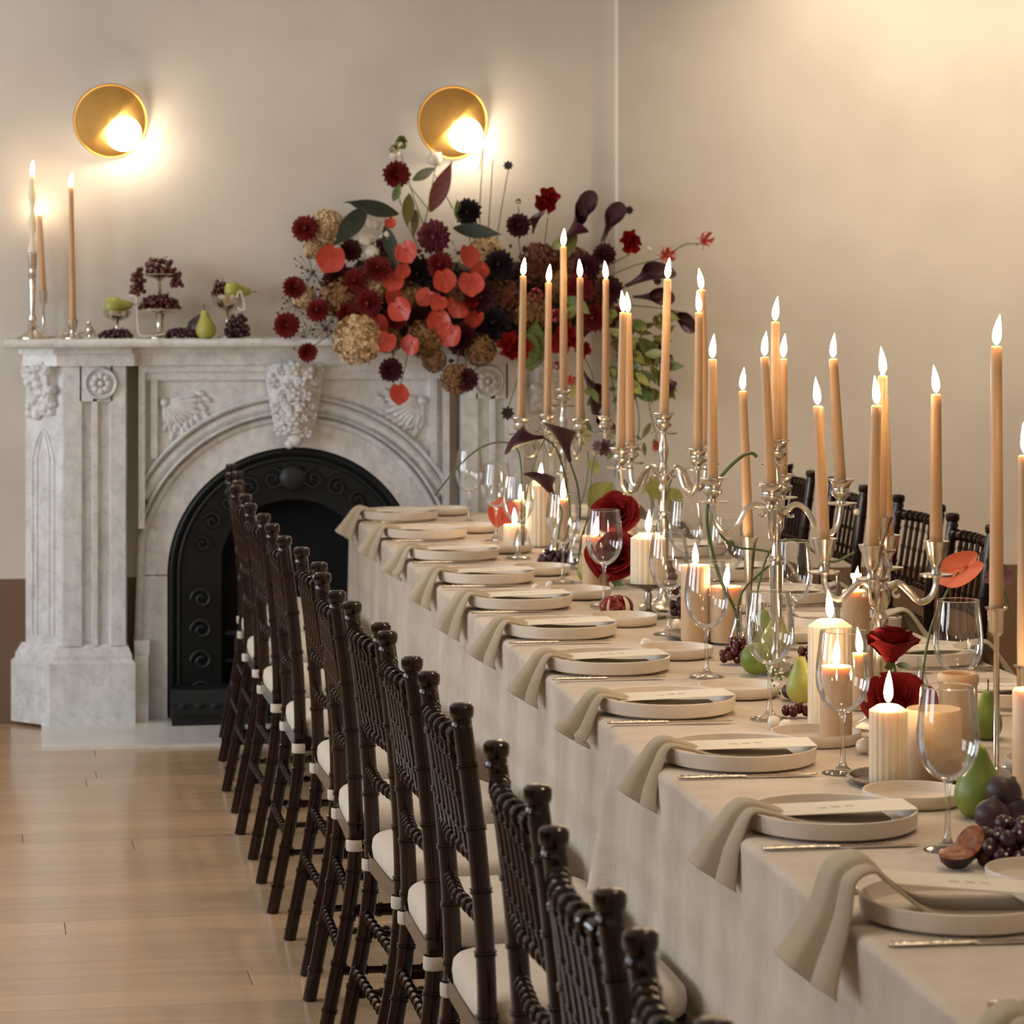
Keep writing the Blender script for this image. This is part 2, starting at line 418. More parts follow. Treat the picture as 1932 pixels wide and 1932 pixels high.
# ------------------------------------------------------------------ fireplace surround
def mo(px, Y=10.57): return abs(X0 - V(px, 700, Y).x)       # half offset from the axis, metres
def mz(py, Y=10.57, px=200): return V(px, py, Y).z
fs = thing('fireplace_surround', 'carved white marble fireplace surround with arched opening', 'fireplace', (X0, YW, 0))
MA = M['marble']
def plan(poly, z0, z1, name, parent, taper=None, m=MA):
    n = len(poly); v = [(x, y_, z0) for x, y_ in poly]
    t = taper if taper else poly
    v += [(x, y_, z1) for x, y_ in t]
    f = [tuple(reversed(range(n))), tuple(range(n, 2*n))] + [(i, (i+1) % n, n+(i+1) % n, n+i) for i in range(n)]
    if sum(poly[i][0]*poly[(i+1)%n][1]-poly[(i+1)%n][0]*poly[i][1] for i in range(n)) < 0: f = [tuple(reversed(q)) for q in f]
    return MB().add(v, f).build(name, m, parent, smooth=False)
def mir(poly, s): return [(s * x, y_) for x, y_ in poly]
zs1 = mz(640, 10.43); zs0 = mz(657, 10.43)
hs = mo(8, 10.43)
# shelf: slab with a rounded nose
prof = [(0, zs0), (-0.245, zs0), (-0.258, zs0 + .006), (-0.262, (zs0+zs1)/2), (-0.258, zs1 - .006), (-0.248, zs1), (0, zs1)]
sb = MB(); n = len(prof)
sb.add([(-hs, y_, z) for y_, z in prof] + [(hs, y_, z) for y_, z in prof],
       [tuple(range(n)), tuple(reversed(range(n, 2*n)))] + [(i, i+n, (i+1) % n + n, (i+1) % n) for i in range(n)])
sb.build('shelf', MA, fs, smooth=False)
ztop = mz(690)
cp = [(-mo(35), 0), (-mo(35), -.10), (-mo(100), -.175), (-mo(248), -.175), (-mo(258), -.13), (0, -.13)]
full = cp + [(mo(258), -.13), (mo(248), -.175), (mo(100), -.175), (mo(35), -.10), (mo(35), 0)]
cp2 = [(x * 0.985, y_ * 0.86) for x, y_ in full]
plan(full, zs0 - .022, zs0, 'cornice', fs)
plan(cp2, ztop, zs0 - .022, 'frieze', fs)
zpl = mz(1250); zpm = mz(1218)
for s in (-1, 1):
    po = [(-mo(48), 0), (-mo(115), -.105), (-mo(240), -.105), (-mo(240), 0)]
    p = plan(mir(po, -s), zpm, ztop, 'pilaster', fs)
    for a, c in ((116, 157), (172, 187), (206, 240)):
        xs = sorted((s * mo(a), s * mo(c)))
        fb = MB(); bw = .006
        za, zb = zpm, (mz(684) if a != 172 else mz(752))
        fb.add([(xs[0], -.104, za), (xs[1], -.104, za), (xs[1], -.104, zb), (xs[0], -.104, zb),
                (xs[0]+bw, -.128, za), (xs[1]-bw, -.128, za), (xs[1]-bw, -.128, zb), (xs[0]+bw, -.128, zb)],
               [(4,5,6,7), (0,4,7,3), (5,1,2,6), (7,6,2,3), (0,1,5,4)])
        fb.build('fillet', MA, p, smooth=False)
    # block carrying the medallion
    xs = sorted((s * mo(157), s * mo(206)))
    MB().box(xs[0] - .012, xs[1] + .012, -.128, -.104, mz(757), ztop).build('medallion_block', MA, p, smooth=False)
    # medallion: ring with carved petals
    cxm = (s * mo(190), mz(723)); rot90 = Matrix.Translation((cxm[0], -.128, cxm[1])) @ Matrix.Rotation(R(90), 4, 'X')
    mbb = MB()
    mbb.lathe([(0.058, 0), (0.058, .010), (0.053, .016), (0.047, .010), (0.047, .004), (0, .004)], 28, rot90)
    for k in range(8):
        a = k * math.pi / 4
        mbb.sphere((0.026*math.cos(a), 0.026*math.sin(a), .007), .014, 8, 5, (1, 1, .8), rot90)
    mbb.sphere((0, 0, .01), .012, 8, 5, (1, 1, .8), rot90)
    mbb.build('medallion', MA, p)
    # canted side face: lancet moulding, corbel of carved flowers
    A = Vector((-mo(48), 0, 0)); B = Vector((-mo(115), -.105, 0)); d = (B - A)
    def cant(u_, z, off=0.0):
        q = A + d * u_; nrm = Vector((d.y, -d.x, 0)).normalized()
        q = q + nrm * off
        return (q.x * -s, q.y, z)
    zt = mz(812); zb = mz(1200)
    for ins, r_ in ((0.0, .006), (0.13, .005)):
        path = [cant(.2 + ins, zb, .001)] + [cant(.2 + ins, zt - .10 + ins * .1, .001)]
        for k in range(1, 7):
            t = k / 6; path.append(cant(.2 + ins + (.3 - ins) * t, zt - .10 + (.10 - ins * .12) * math.sin(t * math.pi / 2) , .001))
        for k in range(5, -1, -1):
            t = k / 6; path.append(cant(.8 - ins - (.3 - ins) * t, zt - .10 + (.10 - ins * .12) * math.sin(t * math.pi / 2), .001))
        path.append(cant(.8 - ins, zb, .001))
        MB().tube(path, r_, 6).build('lancet_moulding', MA, p)
    cbm = MB(); rr = random.Random(3)
    for k in range(46):
        u_ = rr.uniform(.15, .85); t = rr.random(); z = mz(788) + t * (mz(684) - mz(788))
        off = .008 + .055 * t ** 1.2 * (1 - abs(u_ - .5))
        c = cant(u_, z, off); r_ = rr.uniform(.012, .022)
        cbm.sphere(c, r_, 7, 5, (1, 1, .85))
    c0 = [cant(.15, mz(784), 0), cant(.85, mz(784), 0), cant(.85, mz(686), 0), cant(.15, mz(686), 0)]
    c1 = [cant(.25, mz(784), .012), cant(.75, mz(784), .012), cant(.85, mz(686), .055), cant(.15, mz(686), .055)]
    cbm.add(c0 + c1, [(4,5,6,7), (0,1,5,4), (1,2,6,5), (2,3,7,6), (3,0,4,7)])
    cbm.build('carved_corbel', MA, p)
    # plinth with stepped moulding
    pp = [(-mo(20), 0), (-mo(93), -.148), (-mo(255), -.148), (-mo(255), 0)]
    pl = plan(mir(pp, -s), 0.012, zpl, 'plinth', fs)
    q1 = [(x * (.985 if i != 2 and i != 3 else 1.02), y_ * .93) for i, (x, y_) in enumerate(pp)]
    q2 = [(x * (.962 if i != 2 and i != 3 else 1.05), y_ * .80) for i, (x, y_) in enumerate(pp)]
    plan(mir(pp, -s), zpl, zpl + .012, 'plinth_moulding', pl, mir(q1, -s)); plan(mir(q1, -s), zpl + .012, zpl + .026, 'plinth_moulding', pl, mir(q1, -s))
    plan(mir(q1, -s), zpl + .026, zpm + .004, 'plinth_moulding', pl, mir(q2, -s))
    ip = [(-mo(254), 0), (-mo(254), -.10), (-mo(280), -.10), (-mo(280), 0)]
    plan(mir(ip, -s), 0.012, mz(1240), 'inner_plinth', fs)
    plan(mir([(x * (.99 if i > 1 else 1), y_ * .85) for i, (x, y_) in enumerate(ip)], -s), mz(1240), mz(1212), 'inner_plinth', fs)

PXM = mo(262) - mo(558) if False else mo(262)
zc = mz(1092); S1 = mo(262) / 296.0
r_in, r_face, r_b, r_out = 241*S1, 288*S1, 312*S1, 343*S1
# spandrel panel above the arch
N = 48; sp = MB(); vv = []; 
for i in range(N + 1):
    x = -PXM + 2 * PXM * i / N; zb_ = zc + math.sqrt(max(0, r_out**2 - x*x))
    vv += [(x, -.05, zb_), (x, -.05, ztop + .01)]
sp.add(vv, [(2*i, 2*i+2, 2*i+3, 2*i+1) for i in range(N)])
spo = sp.build('spandrel_panel', MA, fs, smooth=False)
MB().box(-PXM, PXM, -.075, -.045, mz(719), ztop + .01).build('panel_frame', MA, spo, smooth=False)
MB().box(-PXM, PXM, -.090, -.07, mz(703), ztop + .01).build('panel_frame', MA, spo, smooth=False)
for s in (-1, 1):
    xs = sorted((s * mo(262), s * mo(274)))
    MB().box(xs[0], xs[1], -.088, -.045, mz(1000), mz(703)).build('panel_frame', MA, spo, smooth=False)
    xs = sorted((s * mo(285), s * mo(298)))
    MB().box(xs[0], xs[1], -.07, -.045, zc + math.sqrt(r_out**2 - xs[1]**2) if abs(xs[1]) < r_out else zc, mz(719)).build('panel_frame', MA, spo, smooth=False)
    # acanthus spray
    lb = MB(); c = Vector((s * mo(312), -.052, mz(762)))
    for k in range(11):
        a = R(-88 + k * 10.2); ln = .085 + .05 * (k % 2) + .05 * math.cos(a + R(5)) ** 2
        dx = -s * math.cos(a); dz = math.sin(a)
        ln = min(ln, .15 if dz > -.6 else .12)
        mt = Matrix.Translation(c + Vector((dx, 0, dz)) * ln * .5) @ Matrix.Rotation(-math.atan2(dz, dx), 4, 'Y')
        lb.sphere((0, 0, 0), 1.0, 8, 6, (ln * .52, .014, .013), mt)
        mt2 = Matrix.Translation(c + Vector((dx, 0, dz)) * ln) @ Matrix.Rotation(-math.atan2(dz, dx) + .5, 4, 'Y')
        lb.sphere((0, 0, 0), 1.0, 7, 5, (.022, .012, .011), mt2)
    lb.sphere(c, .02, 8, 5)
    lb.build('acanthus_carving', MA, spo)
# arch rings
def ring(ra, rb_, ya, bulge, name, parent, clip=PXM, z0=None, m=MA, n=56, prof=6):
    th0 = math.acos(min(1, clip / rb_)) if rb_ > clip else 0.0
    path = [th0 + (math.pi - 2*th0) * i / n for i in range(n + 1)]
    v = []; f = []; npf = prof + 1; cols = []
    if z0 is not None: cols.append(('L', math.pi * 0, z0))
    rows = []
    def prow(fn): rows.append([fn(j / prof) for j in range(npf)])
    if z0 is not None:
        prow(lambda t: (ra + (rb_-ra)*t, ya - bulge*math.sin(math.pi*t), z0))
    for th in path:
        prow(lambda t: (max(-clip, min(clip, (ra+(rb_-ra)*t)*math.cos(th))), ya - bulge*math.sin(math.pi*t), zc + (ra+(rb_-ra)*t)*math.sin(th)))
    if z0 is not None:
        prow(lambda t: (-(ra+(rb_-ra)*t), ya - bulge*math.sin(math.pi*t), z0))
    for r_ in rows: v += r_
    f = [(i*npf+j, i*npf+j+1, (i+1)*npf+j+1, (i+1)*npf+j) for i in range(len(rows)-1) for j in range(prof)]
    return MB().add(v, f).build(name, m, parent)
ring(r_out - .018, r_out + .004, -.052, .022, 'arch_moulding', fs)
ring(r_b, r_out - .018, -.045, .014, 'arch_moulding', fs)
ring(r_b - .016, r_b, -.045, .024, 'arch_moulding', fs)
ring(r_face, r_b - .016, -.032, .010, 'arch_moulding', fs, z0=mz(1215))
# flat arch stones with open joints
def stone(t0, t1, name):
    n = 22; vv = []; ff = []
    for i in range(n+1):
        th = t0 + (t1-t0)*i/n; c_, s_ = math.cos(th), math.sin(th)
        for (r_, y_) in ((r_in, .0), (r_in, -.030), (r_face + .004, -.030), (r_face + .004, 0)):
            vv.append((r_*c_, y_, zc + r_*s_))
    for i in range(n):
        for j in range(3): ff.append((i*4+j, (i+1)*4+j, (i+1)*4+j+1, i*4+j+1))
    ff += [(0,1,2,3), tuple(n*4 + k for k in (3,2,1,0))]
    MB().add(vv, ff).build(name, MA, fs, smooth=False)
stone(.004, math.pi/2 - .003, 'arch_stone'); stone(math.pi/2 + .003, math.pi - .004, 'arch_stone')
for s in (-1, 1):
    xs = sorted((s*r_in, s*(r_face + .004)))
    MB().box(xs[0], xs[1], -.030, 0, 0.012, zc - .002).build('jamb_stone', MA, fs, smooth=False)
# keystone: console of carved roses
kb = MB(); rr = random.Random(11); kz0, kz1 = mz(826), mz(688); kw0, kw1 = .052, .092
def kpt(u_, t, off=0.0):
    w_ = kw0 + (kw1-kw0)*t**.7
    return Vector((u_*w_, -.05 - (.045 + .075*t)*math.cos(u_*1.15) - off, kz0 + (kz1-kz0)*t))
kb.grid(lambda a, b_: kpt(-1.2 + 2.4*a, b_), 10, 8)
kb.add([kpt(-1.2, 1), kpt(1.2, 1), (0.09, 0, kz1), (-.09, 0, kz1)], [(0, 1, 2, 3)])
for i in range(6):
    for j in range(4):
        t = (i + .5)/6 + rr.uniform(-.04, .04); u_ = -.9 + 1.8*(j + (.5 if i % 2 else 0))/3.5
        if abs(u_) > 1.05: continue
        c = kpt(u_, min(.97, max(.03, t))); r_ = rr.uniform(.016, .026)
        kb.sphere(c, r_, 8, 6, (1, .8, .9))
        for k in range(5):
            a = k*1.2566 + rr.random(); kb.sphere(c + Vector((math.cos(a)*r_*.75, -.010, math.sin(a)*r_*.75)), r_*.45, 6, 5)
        kb.sphere(c + Vector((0, -r_*.8, 0)), r_*.35, 6, 5)
kb.sphere((0, -.085, kz0 - .012), .03, 8, 6, (.9, .8, 1)); kb.sphere((-.02, -.085, kz0 - .03), .018, 8, 6)
ko = kb.build('carved_keystone', MA, fs)
# iron insert
ii = thing('fireplace_insert', 'black cast iron arched fireplace insert inside the marble surround', 'fireplace insert', (X0, YW, 0))
zc_keep = zc
ring(r_in - .030, r_in + .001, -.012, .020, 'insert_rim', ii, clip=9, z0=0.03, m=M['iron'])
ring(r_in - .052, r_in - .030, -.010, .010, 'insert_rim', ii, clip=9, z0=0.03, m=M['iron'])
ri2 = r_in - .052; ro = .255; zo = zc - .02
n = 40; vv = []; ff = []
rows = [(ri2, 0.03, ro, 0.14)] 
pts_o = [(ri2, .03)] + [(ri2*math.cos(math.pi*i/n), zc + ri2*math.sin(math.pi*i/n)) for i in range(n+1)] + [(-ri2, .03)]
pts_i = [(ro, .03)] + [(ro*math.cos(math.pi*i/n), zo + .06 + ro*.86*math.sin(math.pi*i/n)) for i in range(n+1)] + [(-ro, .03)]
for (a, b_) in zip(pts_o, pts_i):
    vv += [(a[0], -.004, a[1]), ((a[0]+b_[0])/2, .012, (a[1]+b_[1])/2), (b_[0], .03, b_[1]), (b_[0]*.9, .14, b_[1])]
for i in range(len(pts_o)-1):
    for j in range(3): ff.append((i*4+j, i*4+j+1, (i+1)*4+j+1, (i+1)*4+j))
MB().add(vv, ff).build('insert_plate', M['iron'], ii)
sb = MB()
for s in (-1, 1):
    for k in range(5):
        th = math.pi/2 - s * (.22 + .27*k); rr_ = (ri2 + ro)/2 + .01
        c = Vector((rr_*math.cos(th), .0, zc + .02 + rr_*math.sin(th)*.96)); R0 = .042 - .003*k
        path = [c + Vector((math.cos(a*s + th)*R0*(1 - a/11), -.004, math.sin(a*s + th)*R0*(1 - a/11))) for a in [q*.45 for q in range(20)]]
        MB().tube(path, [.006]*20, 6).build('scroll_relief', M['iron'], ii)
    for k in range(4):
        zz = .10 + k*.11; c = Vector((s*(ri2+ro)/2, .0, zz))
        path = [c + Vector((s*math.cos(a)*.04*(1 - a/11), -.004, math.sin(a)*.04*(1 - a/11))) for a in [q*.45 for q in range(20)]]
        MB().tube(path, [.006]*20, 6).build('scroll_relief', M['iron'], ii)
sb.sphere((0, -.004, zc + (ri2+ro)/2 + .012), .05, 10, 6, (1, .3, 1))
sb.build('boss_relief', M['iron'], ii)
fbx = MB(); fbx.add([(-.49, .135, .0), (.49, .135, 0), (.49, .135, .95), (-.49, .135, .95)], [(0, 1, 2, 3)])
fbx.build('firebox_back', M['soot'], ii, smooth=False)
fd = MB(); hw = .44
pf = [(.03, .012), (-.215, .012), (-.225, .026), (-.205, .036), (-.16, .040), (-.11, .075), (-.095, .12), (-.06, .125), (.03, .125)]
n = len(pf); fd.add([(-hw, a, b_) for a, b_ in pf] + [(hw, a, b_) for a, b_ in pf], [tuple(range(n)), tuple(reversed(range(n, 2*n)))] + [(i, i+n, (i+1) % n + n, (i+1) % n) for i in range(n)])
for k in range(15):
    fd.sphere((-.40 + k*.057, -.13, .065), .018, 8, 5, (1, .4, .8))
fd.build('fender', M['iron'], ii, smooth=False)
gb = MB()
for k in range(9): gb.tube([(-.2 + k*.05, .06, .13), (-.2 + k*.05, .06, .30)], .008, 6)
gb.tube([(-.24, .06, .30), (.24, .06, .30)], .012, 6); gb.tube([(-.24, .06, .20), (.24, .06, .20)], .008, 6)
gb.build('fire_grate', M['iron'], ii)
hA = T(78, 1410, 0.012); hx = X0 - hA.x
he = thing('hearth', 'pale stone hearth slab set in the wood floor before the fireplace', 'hearth', (X0, YW, 0)) if False else None
ho = MB().box(-hx, hx, hA.y - YW, 0.14, 0, 0.012).build('hearth', M['hearth'], None, (X0, YW, 0), smooth=False)
tag(ho, 'pale stone hearth slab lying on the wood floor before the fireplace', 'hearth')

# ------------------------------------------------------------------ wall sconces
def sconce(px, py, label):
    c = V(px, py, YW - .075); s = thing('wall_sconce', label, 'sconce', (c.x, YW, c.z), 0, 'brass wall sconces')
    rad = .1285; dd = Vector((.72, -.69)); b = MB(); nr, na = 10, 48
    def hgt(x, z):
        t = x*dd.x + z*dd.y - .004
        return -.085 + max(0, t)*.62 + .012*((x*x+z*z)/rad**2)
    vv = [(0, hgt(0, 0), 0)]; ff = []
    for i in range(1, nr+1):
        for k in range(na):
            a = 2*math.pi*k/na; r_ = rad*i/nr; x, z = r_*math.cos(a), r_*math.sin(a); vv.append((x, hgt(x, z), z))
    for k in range(na):
        k2 = (k+1) % na; ff.append((0, 1+k, 1+k2))
        for i in range(nr-1): ff.append((1+i*na+k, 1+(i+1)*na+k, 1+(i+1)*na+k2, 1+i*na+k2))
    b.add(vv, ff); b.build('brass_disc', M['brass'], s)
    path = [(rad*math.cos(2*math.pi*k/40), hgt(rad*math.cos(2*math.pi*k/40), rad*math.sin(2*math.pi*k/40)) - .002, rad*math.sin(2*math.pi*k/40)) for k in range(41)]
    MB().tube(path, .0035, 6).build('rim', M['brass'], s)
    bc = (.046, hgt(.046, -.044) - .012, -.044)
    MB().sphere(bc, .062, 20, 12, (1, .75, 1)).build('frosted_bulb', M['bulb'], s)
    MB().lathe([(.03, 0), (.03, .05)], 16, Matrix.Rotation(R(90), 4, 'X')).build('wall_mount', M['brass'], s)
    d = bpy.data.lights.new('sconce_light', 'POINT'); d.energy = 3.4; d.color = (1, .86, .64); d.shadow_soft_size = .05
    l = bpy.data.objects.new('sconce_light', d); col.objects.link(l); l.parent = s; l.location = (bc[0] + .01, bc[1] - .06, bc[2] - .01)
    return s
sconce(209, 228, 'round brass wall sconce above the row of candles on the mantel')
sconce(856, 231, 'round brass wall sconce above the large flower arrangement')

# ------------------------------------------------------------------ ceiling downlights
def downlight(x, y_, tgt, power, label, ang=70, blend=.6, color=(1, .80, .56)):
    s = thing('ceiling_downlight', label, 'ceiling light', (x, y_, ZC), 0, 'recessed ceiling downlights')
    MB().lathe([(.075, -.002), (.075, -.008), (.06, -.01), (.055, -.002)], 24, cap=False).build('trim_ring', M['window_frame'], s)
    MB().lathe([(0, -.003), (.055, -.003)], 24, cap=False).build('lens', M['downlight'], s)
    d = bpy.data.lights.new('downlight_beam', 'SPOT'); d.energy = power; d.color = color; d.spot_size = R(ang); d.spot_blend = blend; d.shadow_soft_size = .06
    l = bpy.data.objects.new('downlight_beam', d); col.objects.link(l); l.parent = s; l.location = (0, 0, -.02)
    l.rotation_euler = (Vector(tgt) - Vector((x, y_, ZC))).to_track_quat('-Z', 'Y').to_euler()
xw = V(1625, 300, YP).x
downlight(xw, YP - .62, (xw, YP, 1.30), 118, 'recessed ceiling downlight washing the bare wall beside the fireplace', 92, 1.0, (1, .85, .62))
downlight(xw + 1.0, YP - .8, (xw + .7, YP, 1.2), 165, 'unseen ceiling downlight added to brighten the bare wall by the chairs', 95, 1.0, (1, .85, .62))  # extra washer out of frame, added to lift the brightness of the right-hand wall
for i, yy in enumerate((2.6, 4.6, 6.6, 8.6)):
    downlight(1.53, yy, (1.53, yy, .7), 58, 'recessed ceiling downlight, %s along the table from the camera end' % ORD[i], 95, .9)
# ================================================================== CHAIRS
def bamboo(path, r, gap, seg=10, bead=.0028, first=None):
    """turned bamboo-style rod: radii with paired rings every `gap` metres"""
    P = [Vector(p) for p in path]; L_ = [0.0]
    for a, b in zip(P, P[1:]): L_.append(L_[-1] + (b-a).length)
    tot = L_[-1]
    def at(s):
        for i in range(len(P)-1):
            if s <= L_[i+1] + 1e-9:
                t = (s - L_[i]) / max(1e-9, L_[i+1]-L_[i]); return P[i].lerp(P[i+1], t)
        return P[-1]
    ss = [(0, r)]; s = first if first is not None else gap*.5
    while s < tot - .008:
        ss += [(s-.0052, r), (s-.0040, r+bead), (s-.0014, r+bead), (s-.0004, r+bead*.35), (s+.0004, r+bead*.35), (s+.0014, r+bead), (s+.0040, r+bead), (s+.0052, r)]
        s += gap
    ss.append((tot, r))
    # keep the bends
    for l in L_[1:-1]:
        if all(abs(l - q[0]) > .008 for q in ss): ss.append((l, r))
    ss.sort()
    return MB().tube([at(q[0]) for q in ss], [q[1] for q in ss], seg)
SW = .183
def post_path(s):
    return spline([(-.070, s*SW, 0), (-.044, s*SW, .13), (-.018, s*SW, .26), (-.002, s*SW, .40), (-.003, s*SW, .55), (-.018, s*SW, .74), (-.0405, s*SW, .918)], 6)
cm = {}
for s in (-1, 1):
    cm['back_post', s] = bamboo(post_path(s), .0155, .098, first=.07).mesh('back_post', M['wood'])
    cm['front_leg', s] = bamboo([(.325, s*.178, 0), (.310, s*.187, .43)], .0135, .098, first=.05).mesh('front_leg', M['wood'])
cm['finial'] = MB().lathe([(.010, -.012), (.0165, -.010), (.0165, -.004), (.013, .002), (.0180, .006), (.0195, .013), (.0190, .023), (.0145, .027), (0, .028)], 14).mesh('finial', M['wood'])
cm['top_rail'] = bamboo([(-.036, -SW+.01, .885), (-.050, -.09, .887), (-.055, 0, .888), (-.050, .09, .887), (-.036, SW-.01, .885)], .0118, .042, first=.03, bead=.0045).mesh('top_rail', M['wood'])
for k, z in enumerate((.700, .605)):
    xx = -.016 + .016*k*.6
    cm['back_rail', k] = bamboo([(xx, -SW+.01, z), (xx-.012, 0, z+.002), (xx, SW-.01, z)], .0085, .036, first=.025, bead=.0038).mesh('back_rail', M['wood'])
cm['spindle'] = bamboo([(-.022, 0, .703), (-.050, 0, .880)], .0062, .058, 8, bead=.002, first=.035).mesh('spindle', M['wood'])
fb = MB()
fb.box(-.012, .32, -.198, -.165, .405, .437); fb.box(-.012, .32, .165, .198, .405, .437); fb.box(-.012, .02, -.17, .17, .405, .437); fb.box(.295, .325, -.198, .198, .405, .437); fb.box(.0, .31, -.18, .18, .425, .436)
cm['seat_frame'] = fb.mesh('seat_frame', M['wood'], smooth=False)
def cushion(a, b):
    u = 2*math.pi*a; v = math.pi*(b-.5)
    def se(w, e): c = math.cos(w); return math.copysign(abs(c)**e, c)
    def ss(w, e): c = math.sin(w); return math.copysign(abs(c)**e, c)
    return (.160 + .174*se(v, .30)*se(u, .42), .203*se(v, .30)*ss(u, .42), .457 + .032*ss(v, .55))
cm['cushion'] = MB().grid(cushion, 36, 12).mesh('cushion', M['cushion'])
tb = {}
for s in (-1, 1):
    t = MB(); t.lathe([(.0185, .400), (.0196, .403), (.0198, .420), (.0186, .424)], 14, Matrix.Translation((-.002, s*SW, 0)), cap=False)
    t.grid(lambda a, b: (.0 + .03*a, s*(SW - .021 - .004*a), .401 + .022*b + .012*a), 3, 1)
    cm['cushion_tie', s] = t.mesh('cushion_tie', M['cushion'])
stl = []
for s in (-1, 1):
    for z in (.15, .27):
        tq = z/.43; xb_ = -.050 if z < .2 else -.022
        stl.append(bamboo([(xb_, s*SW, z), (.318, s*.184, z)], .0078, .040, 8, bead=.003, first=.03).mesh('stretcher', M['wood']))
for z in (.20, .31): stl.append(bamboo([(-.036 if z < .25 else -.014, -SW, z), (-.036 if z < .25 else -.014, SW, z)], .0078, .040, 8, bead=.003, first=.03).mesh('stretcher', M['wood']))
stl.append(bamboo([(.318, -.18, .22), (.318, .18, .22)], .0078, .040, 8, bead=.003, first=.03).mesh('stretcher', M['wood']))
def make_chair(loc, rz, label, group):
    c = thing('dining_chair', label, 'chair', loc, rz, group)
    for s in (-1, 1):
        p = inst('back_post', cm['back_post', s], c); inst('finial', cm['finial'], p, (-.0405, s*SW, .915))
        inst('front_leg', cm['front_leg', s], c); 
    inst('top_rail', cm['top_rail'], c)
    for k in range(2): inst('back_rail', cm['back_rail', k], c)
    for k in range(6): inst('spindle', cm['spindle'], c, (0, -.128 + k*.0512, 0))
    inst('seat_frame', cm['seat_frame'], c)
    cu = inst('cushion', cm['cushion'], c)
    for s in (-1, 1): inst('cushion_tie', cm['cushion_tie', s], cu)
    for me in stl: inst('stretcher', me, c)
    return c
CAPS = [((404, 855), (412, 868)), ((413, 884), (427, 898)), ((443, 912), (465, 932)), ((473, 948), (496, 966)), ((513, 985), (537, 1010)), ((569, 1030), (602, 1058)), ((612, 1082), (632, 1107)),
        ((668, 1134), (715, 1169)), ((733, 1190), (775, 1233)), ((822, 1266), (879, 1320)), ((947, 1386), (1043, 1486)), ((1045, 1555), (1150, 1672)), ((1210, 1750), (1345, 1915))]
for i, (cf, cn) in enumerate(CAPS):
    pf_, pn_ = T(*cf, .945), T(*cn, .945); mid = (pf_ + pn_)/2; dv = pf_ - pn_
    a = max(-5.0, min(5.0, math.degrees(math.atan2(-dv.x, dv.y)))) if i > 1 else 0
    make_chair((min(mid.x + .0405 + (.03 if i < 2 else 0), .676), (10.02, 9.60)[i] if i < 2 else mid.y, 0), R(a), 'dark bamboo-turned chair, %s from the fireplace, open floor side' % ORD[i], 'chairs along the open floor side')
right_chairs = [(9.78, 2.47), (9.12, 2.46), (8.36, 2.46), (7.70, 2.41), (7.02, 2.43), (6.40, 2.43)]
for i, (y_, x) in enumerate(right_chairs):
    make_chair((x, y_, 0), R(180 + (i*37 % 5) - 2), 'dark bamboo-turned chair, %s from the fireplace, far side of the table' % ORD[i], 'chairs on the far side of the table')

# ================================================================== TABLE LINEN
TA, TB_, TZ = 1.045, 2.015, .762
def cloth(y0, y1, label, dz=0.0, seed=0, out=0.0, endfar=False, flare0=0.0, flare1=0.0):
    rr = random.Random(seed); ph = [rr.uniform(0, 6.28) for _ in range(6)]
    ny = int((y1-y0)/.016)
    prof = []   # (side, s) parametric cross-section from left hem to right hem
    DR = 22
    b = MB(); v = []; rows = 0
    def section(y_, t):
        pts = []
        e0 = math.exp(-((y_-y0)/.07)**2)*flare0; e1 = math.exp(-((y1-.03-y_)/.036)**2)*flare1
        wav = lambda q: (.55*math.sin(y_*9.3+ph[0]) + .35*math.sin(y_*17.1+ph[1]) + .25*math.sin(y_*27+ph[2]))*q
        for i in range(DR+1):
            q = 1 - i/DR; z = .013 + (TZ+dz-.012-.013)*(1-q)
            pts.append((TA - out - .004 - .010*q - .011*(q**1.2)*(.6+wav(1)) - (e0+e1)*(.06+q), y_, z))
        for k in range(1, 5):
            a = k/4*math.pi/2; pts.append((TA - out + .012 - .016*math.cos(a), y_, TZ + dz - .012 + .012*math.sin(a)))
        for k in range(1, 12): pts.append((TA + .012 + (TB_-TA-.024)*k/12, y_, TZ + dz))
        for k in range(4, 0, -1):
            a = k/4*math.pi/2; pts.append((TB_ + out - .012 + .016*math.cos(a), y_, TZ + dz - .012 + .012*math.sin(a)))
        for i in range(DR+1):
            q = i/DR; z = .013 + (TZ+dz-.012-.013)*(1-q)
            pts.append((TB_ + out + .004 + .022*q + .018*(q**1.2)*(.6+wav(1)), y_, z))
        return pts
    for j in range(ny+1): s_ = section(y0 + (y1-y0)*j/ny, j/ny); v += s_; nc = len(s_)
    if endfar:
        base = s_
        for k in range(1, 13):
            zz = 1 - k/12
            v += [(p[0], y1 + .012 + .02*k/12, max(.013, p[2]*zz)) for p in base]
        ny += 12
    f = [(j*nc+i, (j+1)*nc+i, (j+1)*nc+i+1, j*nc+i+1) for j in range(ny) for i in range(nc-1)]
    b.add(v, f); o = b.build('tablecloth', M['linen'], None, angle=180)
    return tag(o, label, 'tablecloth', 'beige linen tablecloths')
cloth(1.3, 5.37, 'beige linen tablecloth on the table section with the bell-cupped candelabra', dz=.0, seed=1, out=.012, flare1=.12)
cloth(5.33, 7.22, 'beige linen tablecloth on the middle table section', dz=-.002, seed=2, out=.003, flare1=.05)
cloth(7.18, 10.28, 'beige linen tablecloth on the table section nearest the fireplace', dz=-.004, seed=3, endfar=True)
TT = TZ          # objects stand here

